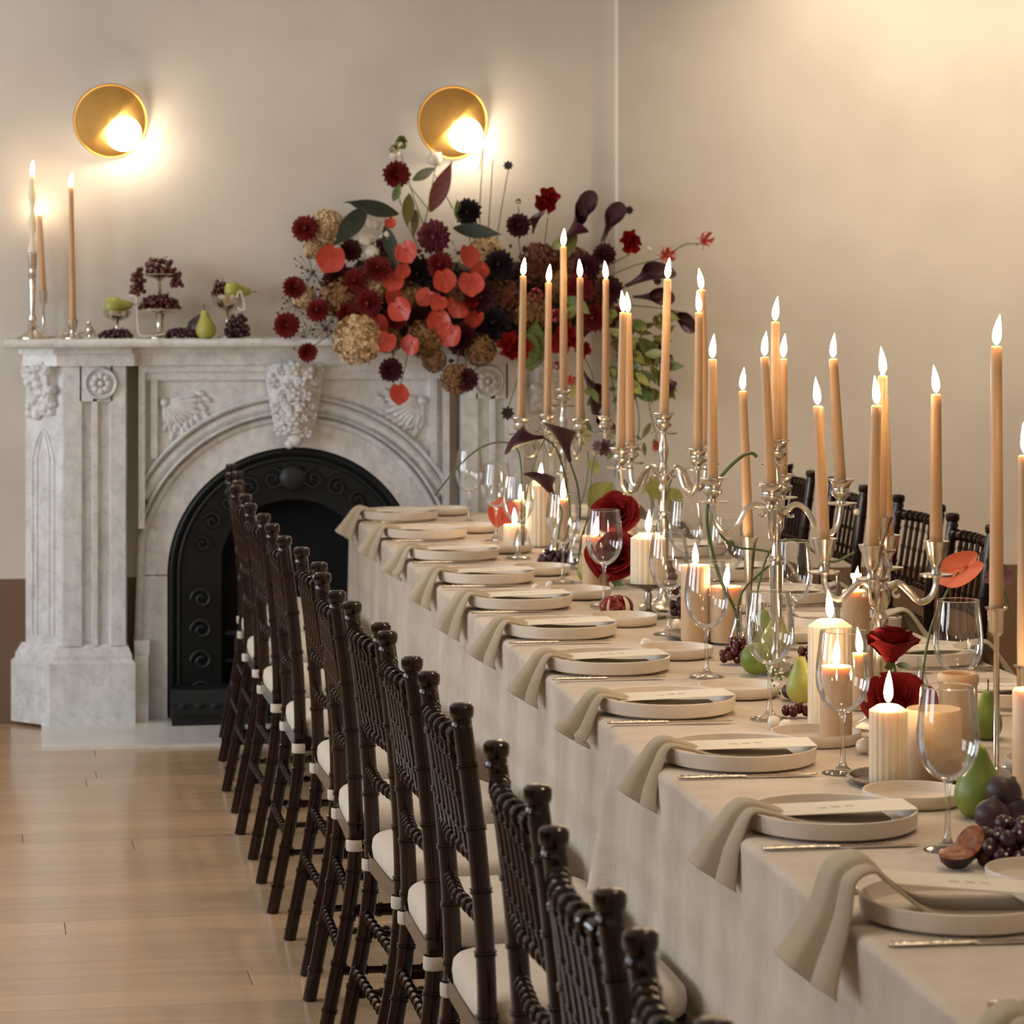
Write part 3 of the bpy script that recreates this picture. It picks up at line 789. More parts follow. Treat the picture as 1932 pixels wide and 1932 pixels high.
# ================================================================== PLACE SETTINGS
PX, PXR = 1.186, 1.874
PY = [10.03, 9.35, 8.67, 8.02, 7.42, 6.83, 6.23, 5.63, 5.03, 4.42, 3.79, 3.15]
pm = MB().lathe([(0, .006), (.085, .006), (.110, .007), (.1215, .010), (.1255, .020), (.1270, .030), (.1300, .0312), (.1318, .030), (.1312, .016), (.1290, .006), (.1240, .0035), (.1150, .0015), (.1120, 0), (0, 0)], 56).mesh('dinner_plate', M['plate'])
bm_ = MB().lathe([(0, .005), (.060, .005), (.074, .007), (.0775, .014), (.0785, .022), (.0803, .0228), (.0815, .021), (.0805, .008), (.0760, .002), (.070, 0), (0, 0)], 44).mesh('bread_plate', M['plate'])
cmg = MB().box(-.115, .115, -.047, .047, 0, .0012).mesh('menu_card', M['card'], smooth=False)
def ink():
    b = MB(); rr = random.Random(5)
    for k in range(3):
        x = -.03 + k*.022; path = [(x + .010*t/6, .006*math.sin(t*2.1 + k) + (k-1)*.003, .0016) for t in range(9)]
        b.tube(path, .0005, 4)
    return b.mesh('script_flourish', M['gold_ink'])
inkm = ink()
def knife_mesh():
    b = MB()
    path = [(-.115, 0, .004), (-.10, 0, .0045), (-.06, 0, .0045), (-.01, 0, .0042), (0.0, 0, .004)]
    sec = [(.004, .0022), (.0062, .003), (.005, .003), (.0048, .003), (.0055, .0025)]
    v = []; 
    for (p, (w_, h_)) in zip(path, sec):
        for k in range(8):
            a = 2*math.pi*k/8; v.append((p[0], w_*math.cos(a), p[2] + h_*math.sin(a)))
    n = len(path); f = [(i*8+k, i*8+(k+1) % 8, (i+1)*8+(k+1) % 8, (i+1)*8+k) for i in range(n-1) for k in range(8)] + [tuple(range(8)), tuple(range((n-1)*8, n*8))]
    b.add(v, f)
    for k in range(7): b.sphere((-.108 + k*.012, 0, .0068), .0035, 6, 4, (1.2, 1, .5))
    return b.mesh('handle', M['cutlery'])
def blade_mesh():
    out = [(0, -.006), (.10, -.0085), (.118, -.004), (.124, .003), (.10, .006), (0, .005)]
    b = MB(); n = len(out); b.add([(x, y_, .0035) for x, y_ in out] + [(x, y_, .0052) for x, y_ in out], [tuple(reversed(range(n))), tuple(range(n, 2*n))] + [(i, (i+1) % n, (i+1) % n+n, i+n) for i in range(n)])
    return b.mesh('blade', M['cutlery'], smooth=False)
km, bl = knife_mesh(), blade_mesh()
def fork_mesh():
    b = MB()
    b.tube([(-.10, 0, .004), (-.05, 0, .0045), (.0, 0, .004), (.045, 0, .007)], [.0055, .004, .003, .004], 8)
    b.add([(.04, -.011, .006), (.06, -.012, .007), (.06, .012, .007), (.04, .011, .006), (.04, -.011, .008), (.06, -.012, .009), (.06, .012, .009), (.04, .011, .008)], [(0,3,2,1),(4,5,6,7),(0,1,5,4),(1,2,6,5),(2,3,7,6),(3,0,4,7)])
    for k in range(4): b.tube([(.058, -.0105 + k*.007, .008), (.085, -.0105 + k*.007, .010), (.105, -.010 + k*.0067, .008)], [.0019, .0018, .0010], 6)
    return b.mesh('table_fork', M['cutlery'])
fm = fork_mesh()
def napkin_mesh(var, big=False):
    """folded napkin: lies on the plate, bends over its rim and flares off the table edge (-x)"""
    rr = random.Random(var)
    fl = rr.uniform(.95, 1.12)*(1.3 if big else 1); sw = rr.uniform(-.010, .014); dz = rr.uniform(-.012, .012)
    lift = .040 if big else .0; ex = .018 if big else 0.0
    P = spline([(.09, 0, .0125), (.03, 0, .0135), (-.05, 0, .020), (-.100, 0, .034 + lift*.5), (-.132, 0, .0425 + lift), (-.152 - ex, 0, .034 + lift*.9), (-.171 - ex, sw*.3, .008 + lift*.3), (-.187 - ex*1.2, sw*.6, -.016), (-.199 - ex*1.4, sw, -.032 + dz), (-.206 - ex*1.5, sw*1.2, -.044 + dz)], 5)
    W = spline([(.050, 0, 0), (.050, 0, 0), (.048, 0, 0), (.043, 0, 0), (.041, 0, 0), (.043, 0, 0), (.050, 0, 0), (.058, 0, 0), (.066, 0, 0), (.070, 0, 0)], 5)
    n = len(P); b = MB(); nL = 26
    def sec(t):      # pleated cross-section: t 0..1 from the near edge to the far edge -> (y, offset)
        pts = [(-1.0, -.85), (-.92, -.55), (-.70, -.40), (-.48, -.50), (-.36, -.72), (-.30, -.40), (-.24, -.02), (-.05, .16), (.30, .22), (.65, .12), (.92, -.02), (1.0, -.22)]
        x = t*(len(pts)-1); i = min(int(x), len(pts)-2); f = x - i
        return (pts[i][0]*(1-f) + pts[i+1][0]*f, pts[i][1]*(1-f) + pts[i+1][1]*f)
    v = []
    for i in range(n):
        a = P[max(i-1, 0)]; c = P[min(i+1, n-1)]; t = (c-a).normalized(); nr = Vector((t.z, 0, -t.x))
        if nr.z < 0: nr = -nr
        q = max(0, (i/n - .30)/.70); k = .004 + .046*q**1.3
        for j in range(nL+1):
            sy, so = sec(j/nL); wdt = W[i].x*fl; p = P[i] + nr*(so*k + .001)
            v.append((p.x + .010*q*sy*sy, p.y + sy*wdt, p.z - .004*q*max(0, -sy)))
    m_ = nL + 1
    b.add(v, [(i*m_+j, i*m_+j+1, (i+1)*m_+j+1, (i+1)*m_+j) for i in range(n-1) for j in range(m_-1)])
    return b.mesh('napkin', M['napkin'], angle=180)
naps = [napkin_mesh(k) for k in range(5)]; napbig = napkin_mesh(9, True)
def add_solid(o, th):
    md = o.modifiers.new('thickness', 'SOLIDIFY'); md.thickness = th; md.offset = 0; return o
SIDE = ('open floor side', 'far side')
def place(k, y_, side):
    s = 1 if side == 0 else -1; px = PX if side == 0 else PXR; rz = 0 if side == 0 else math.pi
    tx = 'at the %s place from the fireplace, %s' % (ORD[k], SIDE[side])
    dx = rnd.uniform(-.008, .008)
    o = inst('dinner_plate', pm, None, (px + dx*.5, y_, TT)); tag(o, 'cream stoneware dinner plate ' + tx, 'plate', 'cream dinner plates')
    big = (k == 10 and side == 0)
    o = inst('napkin', napbig if big else naps[(k*3 + side) % 5], None, (px + dx*.5, y_ + (-.004 if side == 0 else .004), TT), (0, 0, rz))
    tag(add_solid(o, .004), 'draped taupe linen napkin ' + tx, 'napkin', 'taupe napkins')
    c = thing('menu_card', 'long cream menu card ' + tx, 'card', (px + s*(.012 + dx), y_ + s*.004 + rnd.uniform(-.006, .006), TT + .0305), rz + R(rnd.uniform(-5, 5)), 'cream menu cards')
    c.rotation_euler = (R(0), R(-1.2) if not big else R(6), c.rotation_euler[2])
    if big: c.location.z += .014
    inst('card_sheet', cmg, c); inst('script_flourish', inkm, c)
    kn = thing('table_knife', 'ornate silver knife ' + tx, 'knife', (px + s*(-.028 + dx), y_ - s*.158, TT), rz + R(rnd.uniform(-2, 2)), 'silver knives')
    inst('handle', km, kn); inst('blade', bl, kn)
    fk = inst('table_fork', fm, None, (px + s*(-.01), y_ + s*.165, TT), (0, 0, rz + R(rnd.uniform(-2, 2)))); tag(fk, 'silver fork ' + tx, 'fork', 'silver forks')
    bp = inst('bread_plate', bm_, None, (px + s*.183, y_ + s*.185, TT)); tag(bp, 'small cream bread plate ' + tx, 'plate', 'cream bread plates')
for k, y_ in enumerate(PY):
    place(k, y_, 0)
    if k < 10: place(k, y_ + .02, 1)

# wine glasses
gb_ = MB().lathe([(.004, .102), (.012, .1035), (.024, .110), (.0360, .124), (.0435, .142), (.0462, .160), (.0455, .180), (.0430, .203), (.0398, .228), (.0385, .240)], 40, cap=False).mesh('bowl', M['thin_glass'], angle=180)
gr_ = MB().tube([(.0385*math.cos(2*math.pi*k/32), .0385*math.sin(2*math.pi*k/32), .240) for k in range(33)], .0007, 5).mesh('rim', M['glass'])
gs_ = MB().lathe([(.0, .0), (.0355, .0), (.0358, .0012), (.030, .0025), (.016, .006), (.008, .012), (.0045, .022), (.0038, .045), (.0038, .082), (.0050, .095), (.0085, .1015), (.006, .104), (0, .1045)], 24).mesh('stem', M['stem_glass'], angle=180)
def wine_glass(p, label, sc=1.0):
    g = thing('wine_glass', label, 'glass', (p[0], p[1], TT), 0, 'clear wine glasses')
    inst('bowl', gb_, g); inst('rim', gr_, g); inst('stem', gs_, g); g.scale = (sc,)*3
    return g
GL = [(885, 986), (936, 1020), (978, 1052), (1062, 1098), (1140, 1142), (1262, 1196), (1333, 1277), (1452, 1356), (1590, 1459), (1788, 1604)]
for k, (x, y_) in enumerate(GL):
    wine_glass(T(x, y_), 'clear empty wine glass by the %s plate from the fireplace, open floor side' % ORD[k])
for k, (x, X) in enumerate(((1808, 1.665), (1495, 1.655), (1370, 1.66), (1293, 1.66), (1205, 1.67))):
    p = XP(x, 1000, X); wine_glass(p, 'clear empty wine glass across the table, %s from the bell-cupped candelabra' % ORD[k])
# ================================================================== CANDLES
CE = 0.78          # power of one candle flame
fl_prof = [(0, 0), (.0036, .003), (.0066, .009), (.0075, .016), (.0066, .026), (.0046, .036), (.0022, .045), (0, .052)]
flames = []
for k in range(4):
    lean = (-.004, .003, -.002, .005)[k]
    b = MB(); b.lathe(fl_prof, 12)
    b.v = [(x + lean*(z/.047)**2, y_, z) for x, y_, z in b.v]; flames.append(b.mesh('flame', M['flame'], angle=180))
wk = MB().tube([(0, 0, -.004), (0, 0, .004), (.001, 0, .009)], .0009, 6).mesh('wick', M['wick'])
def light_up(root, z, sc=1.0, power=None):
    inst('wick', wk, root, (0, 0, z)); inst('flame', flames[rnd.randrange(4)], root, (0, 0, z + .005), (0, 0, rnd.uniform(-.6, .6)), sc)
    d = bpy.data.lights.new('candle_light', 'POINT'); d.energy = CE if power is None else power; d.color = (1.0, .66, .35); d.shadow_soft_size = .012
    l = bpy.data.objects.new('candle_light', d); col.objects.link(l); l.parent = root; l.location = (0, 0, z + .030*sc)
def taper(p, h, label, group=None, rb=.0125, rt=.0092, tilt=(0, 0), m='taper', lit=True, fsc=1.0, pw=None):
    c = thing('taper_candle', label, 'candle', p, 0, group)
    c.rotation_euler = (-math.atan(tilt[1]), math.atan(tilt[0]), 0)
    n = 14; prof = [(0, 0), (rb*.96, 0)] + [(rb + (rt-rb)*(i/n), .004 + (h-.006)*i/n) for i in range(n+1)] + [(rt*.8, h), (rt*.45, h-.0025), (0, h-.003)]
    MB().lathe(prof, 20).build('wax_body', M[m], c, angle=60)
    if rnd.random() < .45:
        a = rnd.uniform(0, 6.28); l = rnd.uniform(.05, .12)
        MB().tube([(rt*1.0*math.cos(a), rt*math.sin(a), h - .003), (rt*1.05*math.cos(a), rt*1.05*math.sin(a), h - l*.6), (rt*1.12*math.cos(a), rt*1.12*math.sin(a), h - l)], [.0022, .0016, .0020], 6).build('wax_drip', M[m], c)
    if lit: light_up(c, h - .003, fsc, pw)
    return c
def pillar(p, dia, h, label, fluted=False, m='pillar', lit=True, dish=False):
    c = thing('pillar_candle', label, 'candle', p, rnd.uniform(0, 1), 'pillar candles'); r_ = dia/2
    seg = 96 if fluted else 32; nf = 18
    md = (lambda a, z: 1 + (.085*abs(math.sin(a*nf/2)) - .055)) if fluted else None
    if fluted:
        prof = [(0, 0), (r_, 0), (r_, h*.97 - r_*.22), (r_*.55, h*.985), (r_*.4, h*.982), (0, h*.975)]
    elif dish:
        prof = [(0, 0), (r_, 0), (r_, h-.022), (r_*1.07, h-.018), (r_*1.09, h-.006), (r_*1.0, h), (r_*.82, h-.001), (r_*.78, h-.012), (0, h-.014)]
    else:
        prof = [(0, 0), (r_*.98, 0), (r_, .003), (r_, h-.004), (r_*.95, h), (r_*.85, h-.001), (r_*.72, h-.005), (0, h-.007)]
    MB().lathe(prof, seg, mod=md).build('wax_body', M[m], c, angle=50 if not fluted else 30)
    if lit: light_up(c, h*.975 if fluted else h - .006)
    return c

# ================================================================== CANDELABRAS
cup1 = [(.006, .0), (.0335, .002), (.0345, .005), (.030, .0055), (.010, .004), (.0085, .010), (.013, .016), (.0195, .021), (.0215, .027), (.0175, .033), (.0180, .040), (.0235, .050), (.0285, .053), (.0285, .055), (.0165, .054), (.0150, .030), (0, .028)]
cup2 = [(.007, .0), (.0300, .001), (.0305, .005), (.028, .0055), (.010, .006), (.0085, .016), (.0105, .026), (.0165, .036), (.0190, .050), (.0240, .064), (.0245, .066), (.0150, .065), (.0140, .035), (0, .034)]
def candelabra(x, kind, rot, label, wob=0):
    p = XP(x, 1000, 1.53); o = thing('candelabra', label, 'candelabra', (p.x, p.y, TT), -PSI, 'silver candelabras')
    S = M['silver']
    if kind == 1:
        prof = [(.062, 0), (.062, .004), (.056, .009), (.040, .014), (.022, .022), (.013, .036), (.0095, .055), (.010, .075), (.0145, .20), (.0150, .224), (.0110, .228), (.0180, .234), (.0180, .238), (.0110, .244), (.0095, .262), (.0085, .285), (.0130, .300), (.0090, .312), (.0165, .326), (.0175, .338), (.0105, .350), (.0090, .366), (.0140, .392), (.0120, .408), (.0075, .422), (.0070, .434)]
        zt, RA, zcup, ctr, cup = .434, .136, .352, .434, cup1
        arm = [(.012, .333), (.040, .352), (.064, .340), (.085, .305), (.110, .291), (.130, .312), (.136, .345), (.136, .354)]
    else:
        prof = [(.058, 0), (.058, .005), (.048, .010), (.030, .018), (.018, .030), (.020, .060), (.024, .120), (.023, .16), (.013, .19), (.017, .205), (.010, .215), (.020, .235), (.022, .258), (.012, .270), (.011, .285), (.0165, .300), (.012, .318), (.008, .328)]
        zt, RA, zcup, ctr, cup = .328, .104, .283, .326, cup2
        arm = [(.012, .258), (.034, .270), (.055, .254), (.074, .236), (.092, .243), (.103, .264), (.104, .286)]
    MB().lathe(prof, 28).build('stem', S, o)
    cc = MB().lathe(cup, 24).mesh('candle_cup', S)
    inst('candle_cup', cc, o, (0, 0, ctr))
    amp = spline([(r_, 0, z) for r_, z in arm], 5)
    am = MB(); am.tube(amp, [.0062 if 2 < i < len(amp)-2 else .0070 for i in range(len(amp))], 8)
    q = [Vector((.036, 0, arm[1][1])) + Vector((math.cos(a), 0, math.sin(a)))*.012*(1-a/9) + Vector((-.004, 0, -.020)) for a in [1.6 + t*.5 for t in range(10)]]
    am.tube(q, .0032, 6)
    ame = am.mesh('arm', S)
    cups = [(Vector((p.x, p.y, TT + ctr + cup[-3][1])), None)]
    for k in range(4):
        a = R(rot + 90*k); ar = inst('arm', ame, o, (0, 0, 0), (0, 0, a))
        inst('candle_cup', cc, ar, (RA, 0, zcup))
        ww = Vector((p.x, p.y, TT)) + Vector((math.cos(a-PSI)*RA, math.sin(a-PSI)*RA, zcup + cup[-3][1])); cups.append((ww, k))
    return cups
ARMS = ('toward the far side chairs on', 'toward the fireplace on', 'toward the open floor on', 'away from the fireplace on')
def dress(cups, name, hs_, tilts):
    for (p, k), h, tl in zip(cups, hs_, tilts):
        base = p - Vector((0, 0, .026))
        taper(base, h + .026, 'lit tan taper %s %s' % ('in the centre cup of' if k is None else ARMS[k], name), 'tan taper candles', tilt=tl)
nA, nB, nC, nD = 'the first candelabra from the fireplace', 'the second candelabra from the fireplace', 'the third candelabra from the fireplace', 'the bell-cupped candelabra'
cA = candelabra(1063, 1, 20, 'ornate silver five-light candelabra nearest the fireplace')
dress(cA, nA, (.425, .41, .40, .42, .415), ((0, 0), (.0, 0), (.01, 0), (.018, 0), (0, 0)))
cB = candelabra(1252, 1, 35, 'ornate silver five-light candelabra, second from the fireplace')
dress(cB, nB, (.335, .39, .33, .335, .335), ((.028, 0), (-.03, 0), (-.02, 0), (.02, 0), (.01, 0)))
cC = candelabra(1465, 1, -10, 'ornate silver five-light candelabra, third from the fireplace')
dress(cC, nC, (.25, .255, .25, .252, .262), ((-.01, 0), (-.06, 0), (.01, 0), (0, 0), (-.045, 0)))
cD = candelabra(1660, 2, -15, 'short silver five-light candelabra with smooth bell-shaped cups')
dress(cD, nD, (.262, .272, .262, .248, .255), ((.02, 0), (.0, 0), (-.025, 0), (-.045, 0), (.03, 0)))

def candlestick(p, h, label, style=0, name='candlestick', grp='silver candlesticks'):
    o = thing(name, label, 'candlestick', p, 0, grp)
    if style == 0:    # trumpet
        pr = [(.036, 0), (.036, .004), (.026, .009), (.012, .016), (.008, .03), (.007, h*.45), (.0095, h*.62), (.013, h*.80), (.016, h*.93), (.0235, h), (.0225, h), (.0135, h-.012), (.012, h-.03), (0, h-.03)]
    elif style == 1:  # thin rod with a cup
        pr = [(.042, 0), (.042, .004), (.012, .008), (.0052, .014), (.0050, h-.05), (.009, h-.046), (.0135, h-.040), (.0150, h-.006), (.0200, h), (.0165, h-.001), (.0135, h-.004), (.0130, h-.03), (0, h-.03)]
    else:             # baluster
        pr = [(.052, 0), (.052, .006), (.040, .012), (.022, .024), (.012, .034), (.018, .044), (.010, .056), (.016, .068), (.009, .085), (.010, h*.55), (.013, h*.66), (.010, h*.70), (.017, h*.74), (.011, h*.78), (.015, h*.82), (.0170, h*.98), (.0185, h), (.0135, h-.002), (.0125, h-.03), (0, h-.03)]
    MB().lathe(pr, 24).build('body', M['silver'], o, angle=50)
    MB().tube([(pr[0][0]*.98*math.cos(2*math.pi*k/24), pr[0][0]*.98*math.sin(2*math.pi*k/24), .004) for k in range(25)], .0025, 6).build('foot_bead', M['silver'], o)
    return o
def stick_and_taper(p, h, hc, l1, l2, style, tilt=(0, 0), **kw):
    candlestick(p, h, l1, style); taper(Vector(p) + Vector((0, 0, h - .028)), hc + .028, l2, 'tan taper candles', tilt=tilt, **kw)
p = XP(1413, 1000, 1.60); p.z = TT
stick_and_taper(p, .234, .335, 'slim silver trumpet candlestick behind the third candelabra', 'lit tan taper in the trumpet candlestick behind the third candelabra', 0, (-.04, 0))
p = T(1880, 1460)
stick_and_taper(p, .281, .440, 'tall thin silver rod candlestick beside the bell-cupped candelabra', 'very tall tan taper candle in the thin rod candlestick', 1, (.0, 0))
p = T(1935, 1500)
stick_and_taper(p, .21, .34, 'thin silver rod candlestick standing beyond the figs', 'lit tan taper in the rod candlestick beyond the figs', 1, rb=.014, rt=.012)

# pillar candles and trays
tray = MB().lathe([(0, .003), (.090, .003), (.098, .006), (.104, .012), (.106, .013), (.105, .010), (.096, .001), (.09, 0), (0, 0)], 48).mesh('tray_dish', M['dark_silver'])
beads = MB()
for k in range(90):
    a = 2*math.pi*k/90; beads.sphere((.1055*math.cos(a), .1055*math.sin(a), .0128), .0021, 5, 4)
beads = beads.mesh('beaded_rim', M['silver'])
def put_tray(x, y_, label):
    p = T(x, y_); o = thing('serving_tray', label, 'tray', p, 0, 'round silver trays'); inst('tray_dish', tray, o); inst('beaded_rim', beads, o)
put_tray(1722, 1478, 'round silver tray with beaded rim under the lit short ribbed candle')
put_tray(1345, 1204, 'round silver tray with beaded rim under the plain tan pillar candles')
UPZ = Vector((0, 0, .004))
pillar(T(1676, 1486) + UPZ, .062, .134, 'lit short ribbed ivory pillar candle on the silver tray', True)
pillar(T(1762, 1472) + UPZ, .094, .116, 'wide smooth beige pillar candle on the tray behind the short ribbed one', m='pillar_tan', lit=False)
pillar(T(1808, 1432), .066, .150, 'unlit beige pillar candle with flared rim beside the green pear', m='pillar_tan', lit=False, dish=True)
pillar(T(1566, 1376), .080, .206, 'lit tall ribbed ivory pillar candle under the bell-cupped candelabra', True)
pillar(T(1577, 1404), .058, .140, 'lit smooth beige pillar candle before the tall ribbed candle', m='pillar_tan')
pillar(T(1622, 1338), .036, .108, 'lit slim beige pillar candle next to the crimson rose', m='pillar_tan')
pillar(T(1648, 1320), .036, .090, 'slim beige pillar candle between the rose vase and the lit slim candle', m='pillar_tan', lit=False)
ph = T(1615, 1252); pillar(ph, .060, .158, 'lit beige pillar candle inside the glass hurricane', m='pillar_tan')
hg = MB().lathe([(.044, 0), (.044, .19)], 36, cap=False).build('glass_hurricane', M['thin_glass'], None, (ph.x, ph.y, TT), angle=180); tag(hg, 'clear glass hurricane cylinder around a lit pillar candle', 'hurricane')
pillar(T(1312, 1212) + UPZ, .066, .172, 'lit taller beige pillar candle on the tray by the bud vase', m='pillar_tan')
pillar(T(1370, 1214) + UPZ, .072, .126, 'lit shorter beige pillar candle on the tray by the bud vase', m='pillar_tan')
pillar(T(1124, 1106), .074, .135, 'lit beige pillar candle near the dark red blooms', m='pillar_tan')
pillar(T(1162, 1092), .05, .07, 'small ribbed ivory pillar candle tucked behind the silver compote', True, lit=False)
pillar(T(1020, 1029), .086, .200, 'lit tall ivory pillar candle near the far end of the table', True)
pillar(T(971, 1028), .072, .062, 'glowing squat ivory pillar candle near the far end of the table')
pillar(T(983, 1008), .050, .108, 'lit slim ivory pillar candle behind the squat one at the far end', m='pillar_tan')
pillar(T(1063, 1046), .034, .165, 'lit thin beige pillar candle among the calla stems', m='pillar_tan')
pillar(T(1188, 1030), .045, .105, 'lit small ivory pillar candle beyond the dark red rose')
pillar(T(1952, 1520), .070, .185, 'lit tall beige pillar candle rising past the figs', m='pillar_tan')

# ribbed candle on a silver compote stand
pc = T(1223, 1164)
def compote(p, h, r_, label, wavy=True, m='silver', name='compote_stand', cat='stand', grp='silver compotes', bowl=False):
    o = thing(name, label, cat, p, 0, grp)
    md = (lambda a, z: 1 + (.05*math.sin(a*8) if z > h*.9 else 0)) if wavy else None
    pr = [(r_*.62, 0), (r_*.62, .004), (r_*.45, .010), (r_*.16, .018), (r_*.11, h*.35), (r_*.15, h*.6), (r_*.10, h*.72), (r_*.3, h*.80), (r_*.8, h*.88), (r_, h), (r_*.97, h), (r_*.78, h*.93), (0, h*.90)]
    if bowl: pr = [(r_*.62, 0), (r_*.62, .004), (r_*.4, .009), (r_*.12, .018), (r_*.09, h*.55), (r_*.16, h*.60), (r_*.55, h*.66), (r_*.86, h*.78), (r_, h), (r_*.97, h), (r_*.82, h*.80), (r_*.5, h*.70), (0, h*.67)]
    MB().lathe(pr, 48, mod=md).build('dish', M[m], o, angle=60)
    MB().tube([(r_*.62*math.cos(2*math.pi*k/24), r_*.62*math.sin(2*math.pi*k/24), .004) for k in range(25)], .002, 6).build('foot_bead', M[m], o)
    return o
compote(pc, .086, .068, 'dark silver compote stand with wavy rim under a ribbed candle', m='dark_silver')
pillar(pc + Vector((0, 0, .0775)), .084, .128, 'lit ribbed ivory pillar candle raised on the silver compote', True)

# ================================================================== FRUIT
def pear_mesh(m, seed=0):
    pr = [(0, .004), (.012, .0), (.026, .006), (.034, .020), (.0355, .034), (.031, .050), (.022, .066), (.0165, .080), (.0125, .092), (.007, .098), (0, .099)]
    P = spline([(r_, 0, z) for r_, z in pr], 3); b = MB(); b.lathe([(max(0, q.x), q.z) for q in P], 24, cap=False)
    return b.mesh('fruit_body', m, angle=180)
pears = {'y': pear_mesh(M['pear']), 'g': pear_mesh(M['pear_green'])}
stm = MB().tube([(0, 0, .097), (.001, 0, .108), (.005, 0, .120)], [.0016, .0013, .0020], 6).mesh('fruit_stalk', M['twig'])
def pear(p, label, kind='y', up=(0, 0, 1), sc=1.0):
    o = thing('pear', label, 'pear', p, 0, 'pears'); o.rotation_euler = rotz(up); o.scale = (sc,)*3
    inst('fruit_body', pears[kind], o); inst('fruit_stalk', stm, o); return o
gsph = {}
def grapes(p, n, r_, sx, sy, sz, label, kind='grape', split=True, seed=1, pearls=0):
    o = thing('grape_cluster', label, 'grapes', p, 0, 'grape clusters'); rr = random.Random(seed)
    if kind not in gsph: gsph[kind] = MB().sphere((0, 0, 0), 1.0, 12, 8).mesh('grape', M[kind], angle=180)
    pts = []; tries = 0
    while len(pts) < n and tries < 4000:
        tries += 1
        u_ = Vector((rr.uniform(-1, 1), rr.uniform(-1, 1), rr.random()))
        if u_.x**2 + u_.y**2 + (u_.z*.9)**2 > 1: continue
        q = Vector((u_.x*sx, u_.y*sy, r_ + u_.z*sz))
        if all((q - t).length > r_*1.55 for t in pts): pts.append(q)
    if split:
        for q in pts: inst('grape', gsph[kind], o, q, None, (r_*rr.uniform(.9, 1.05), r_*rr.uniform(.9, 1.05), r_*rr.uniform(1.0, 1.12)))
    else:
        b = MB()
        for q in pts: b.sphere(q, r_, 8, 6)
        g = b.build('grapes', M[kind], o, angle=180); g['kind'] = 'stuff'
    if pearls:
        b = MB()
        for q in rr.sample(pts, min(pearls, len(pts))):
            d_ = Vector((rr.uniform(-.6, .3), -1, rr.uniform(.0, .9))).normalized(); b.sphere(q + d_*r_*1.05, .0024, 6, 4)
        g = b.build('tiny_pearls', M['white_petal'], o, angle=180); g['kind'] = 'stuff'
    zt = max(q.z for q in pts); MB().tube([(0, 0, zt*.5), (sx*.3, 0, zt + .004), (sx*.5, sy*.2, zt + .012)], .0016, 6).build('fruit_stalk', M['twig'], o)
    return o
fgm = MB().lathe([(0, .0), (.014, .002), (.024, .011), (.0275, .022), (.0255, .034), (.018, .043), (.008, .049), (.0045, .054), (0, .055)], 20, cap=False).mesh('fig_body', M['fig'], angle=180)
def fig(p, label, up=(0, 0, 1), sc=1.0):
    o = inst('fig', fgm, None, p, rotz(up), sc); return tag(o, label, 'fig', 'whole figs')
fgh = MB().lathe([(0, .0), (.014, .002), (.022, .010), (.0245, .020)], 20, cap=False).mesh('fig_skin', M['fig'], angle=180)
fgf = MB().lathe([(.0245, .020), (.020, .0225), (.010, .0205), (0, .020)], 20, cap=False).mesh('fig_flesh', M['fig_flesh'], angle=180)
def fig_half(p, label, up, sc=1.0):
    o = thing('fig_half', label, 'fig', p, 0, 'cut figs'); o.rotation_euler = rotz(up); o.scale = (sc,)*3
    inst('fig_skin', fgh, o); inst('fig_flesh', fgf, o)
prl = MB().sphere((0, 0, 0), 1.0, 16, 10).mesh('pearl_ornament', M['pearl'], angle=180)
def pearl(x, y_, r_, label):
    p = T(x, y_, TT + r_); o = inst('pearl_ornament', prl, None, p, None, r_); return tag(o, label, 'ornament', 'large pearls')
pearl(1218, 1214, .0125, 'large pearl ornament by the knife of the sixth plate from the fireplace')
pearl(1277, 1176, .011, 'large pearl ornament beside the tray of plain pillar candles')
pearl(1460, 1362, .012, 'large pearl ornament at the foot of the eighth wine glass, beside a bigger one')
pearl(1483, 1371, .0138, 'bigger pearl ornament beside the fork tines near the tall ribbed candle')
pearl(1629, 1408, .0138, 'large pearl ornament beside the short ribbed candle')
pearl(1036, 1104, .011, 'large pearl ornament near the fourth wine glass from the fireplace')
pearl(1010, 1108, .010, 'smaller pearl ornament near the fifth plate from the fireplace')
pearl(1660, 1395, .0125, 'large pearl ornament behind the short ribbed candle')

grapes(T(1392, 1252), 20, .0098, .034, .026, .040, 'small red grapes piled against the glass bud vase', 'grape', seed=2, pearls=8)
grapes(T(1532, 1270), 22, .0098, .036, .028, .046, 'red grapes heaped behind the leaning pear', 'grape', seed=3, pearls=8)
grapes(T(1500, 1318), 6, .0115, .026, .018, .012, 'few dark grapes lying below the leaning pear', 'grape_dark', seed=4)
grapes(T(1502, 1352), 5, .0105, .026, .010, .006, 'few red grapes lying by the tall ribbed candle', 'grape', seed=5)
grapes(T(1050, 1066), 26, .0100, .056, .030, .030, 'dark purple grapes lying by the third wine glass from the fireplace', 'grape_dark', seed=6)
grapes(T(1915, 1632), 30, .0125, .060, .046, .048, 'large wine-red grapes heaped beside the cut figs', 'grape_dark', seed=7, pearls=22)
grapes(T(1285, 1165), 14, .0105, .026, .026, .030, 'dark grapes heaped behind the taller beige pillar', 'grape_dark', seed=8)
grapes(XP(1262, 1085, 1.60), 18, .0095, .020, .020, .075, 'red grapes hanging over the stem of the second candelabra', 'grape', seed=9).location.z = TT
pear(T(1430, 1278) + Vector((0, 0, .031)), 'green pear lying on its side next to the small red grapes', 'g', (.12, .9, .12), .95)
pear(T(1517, 1330) + Vector((0, 0, .006)), 'yellow green pear standing with a lean beside the tall ribbed candle', 'y', (-.12, -.1, .95), .92)
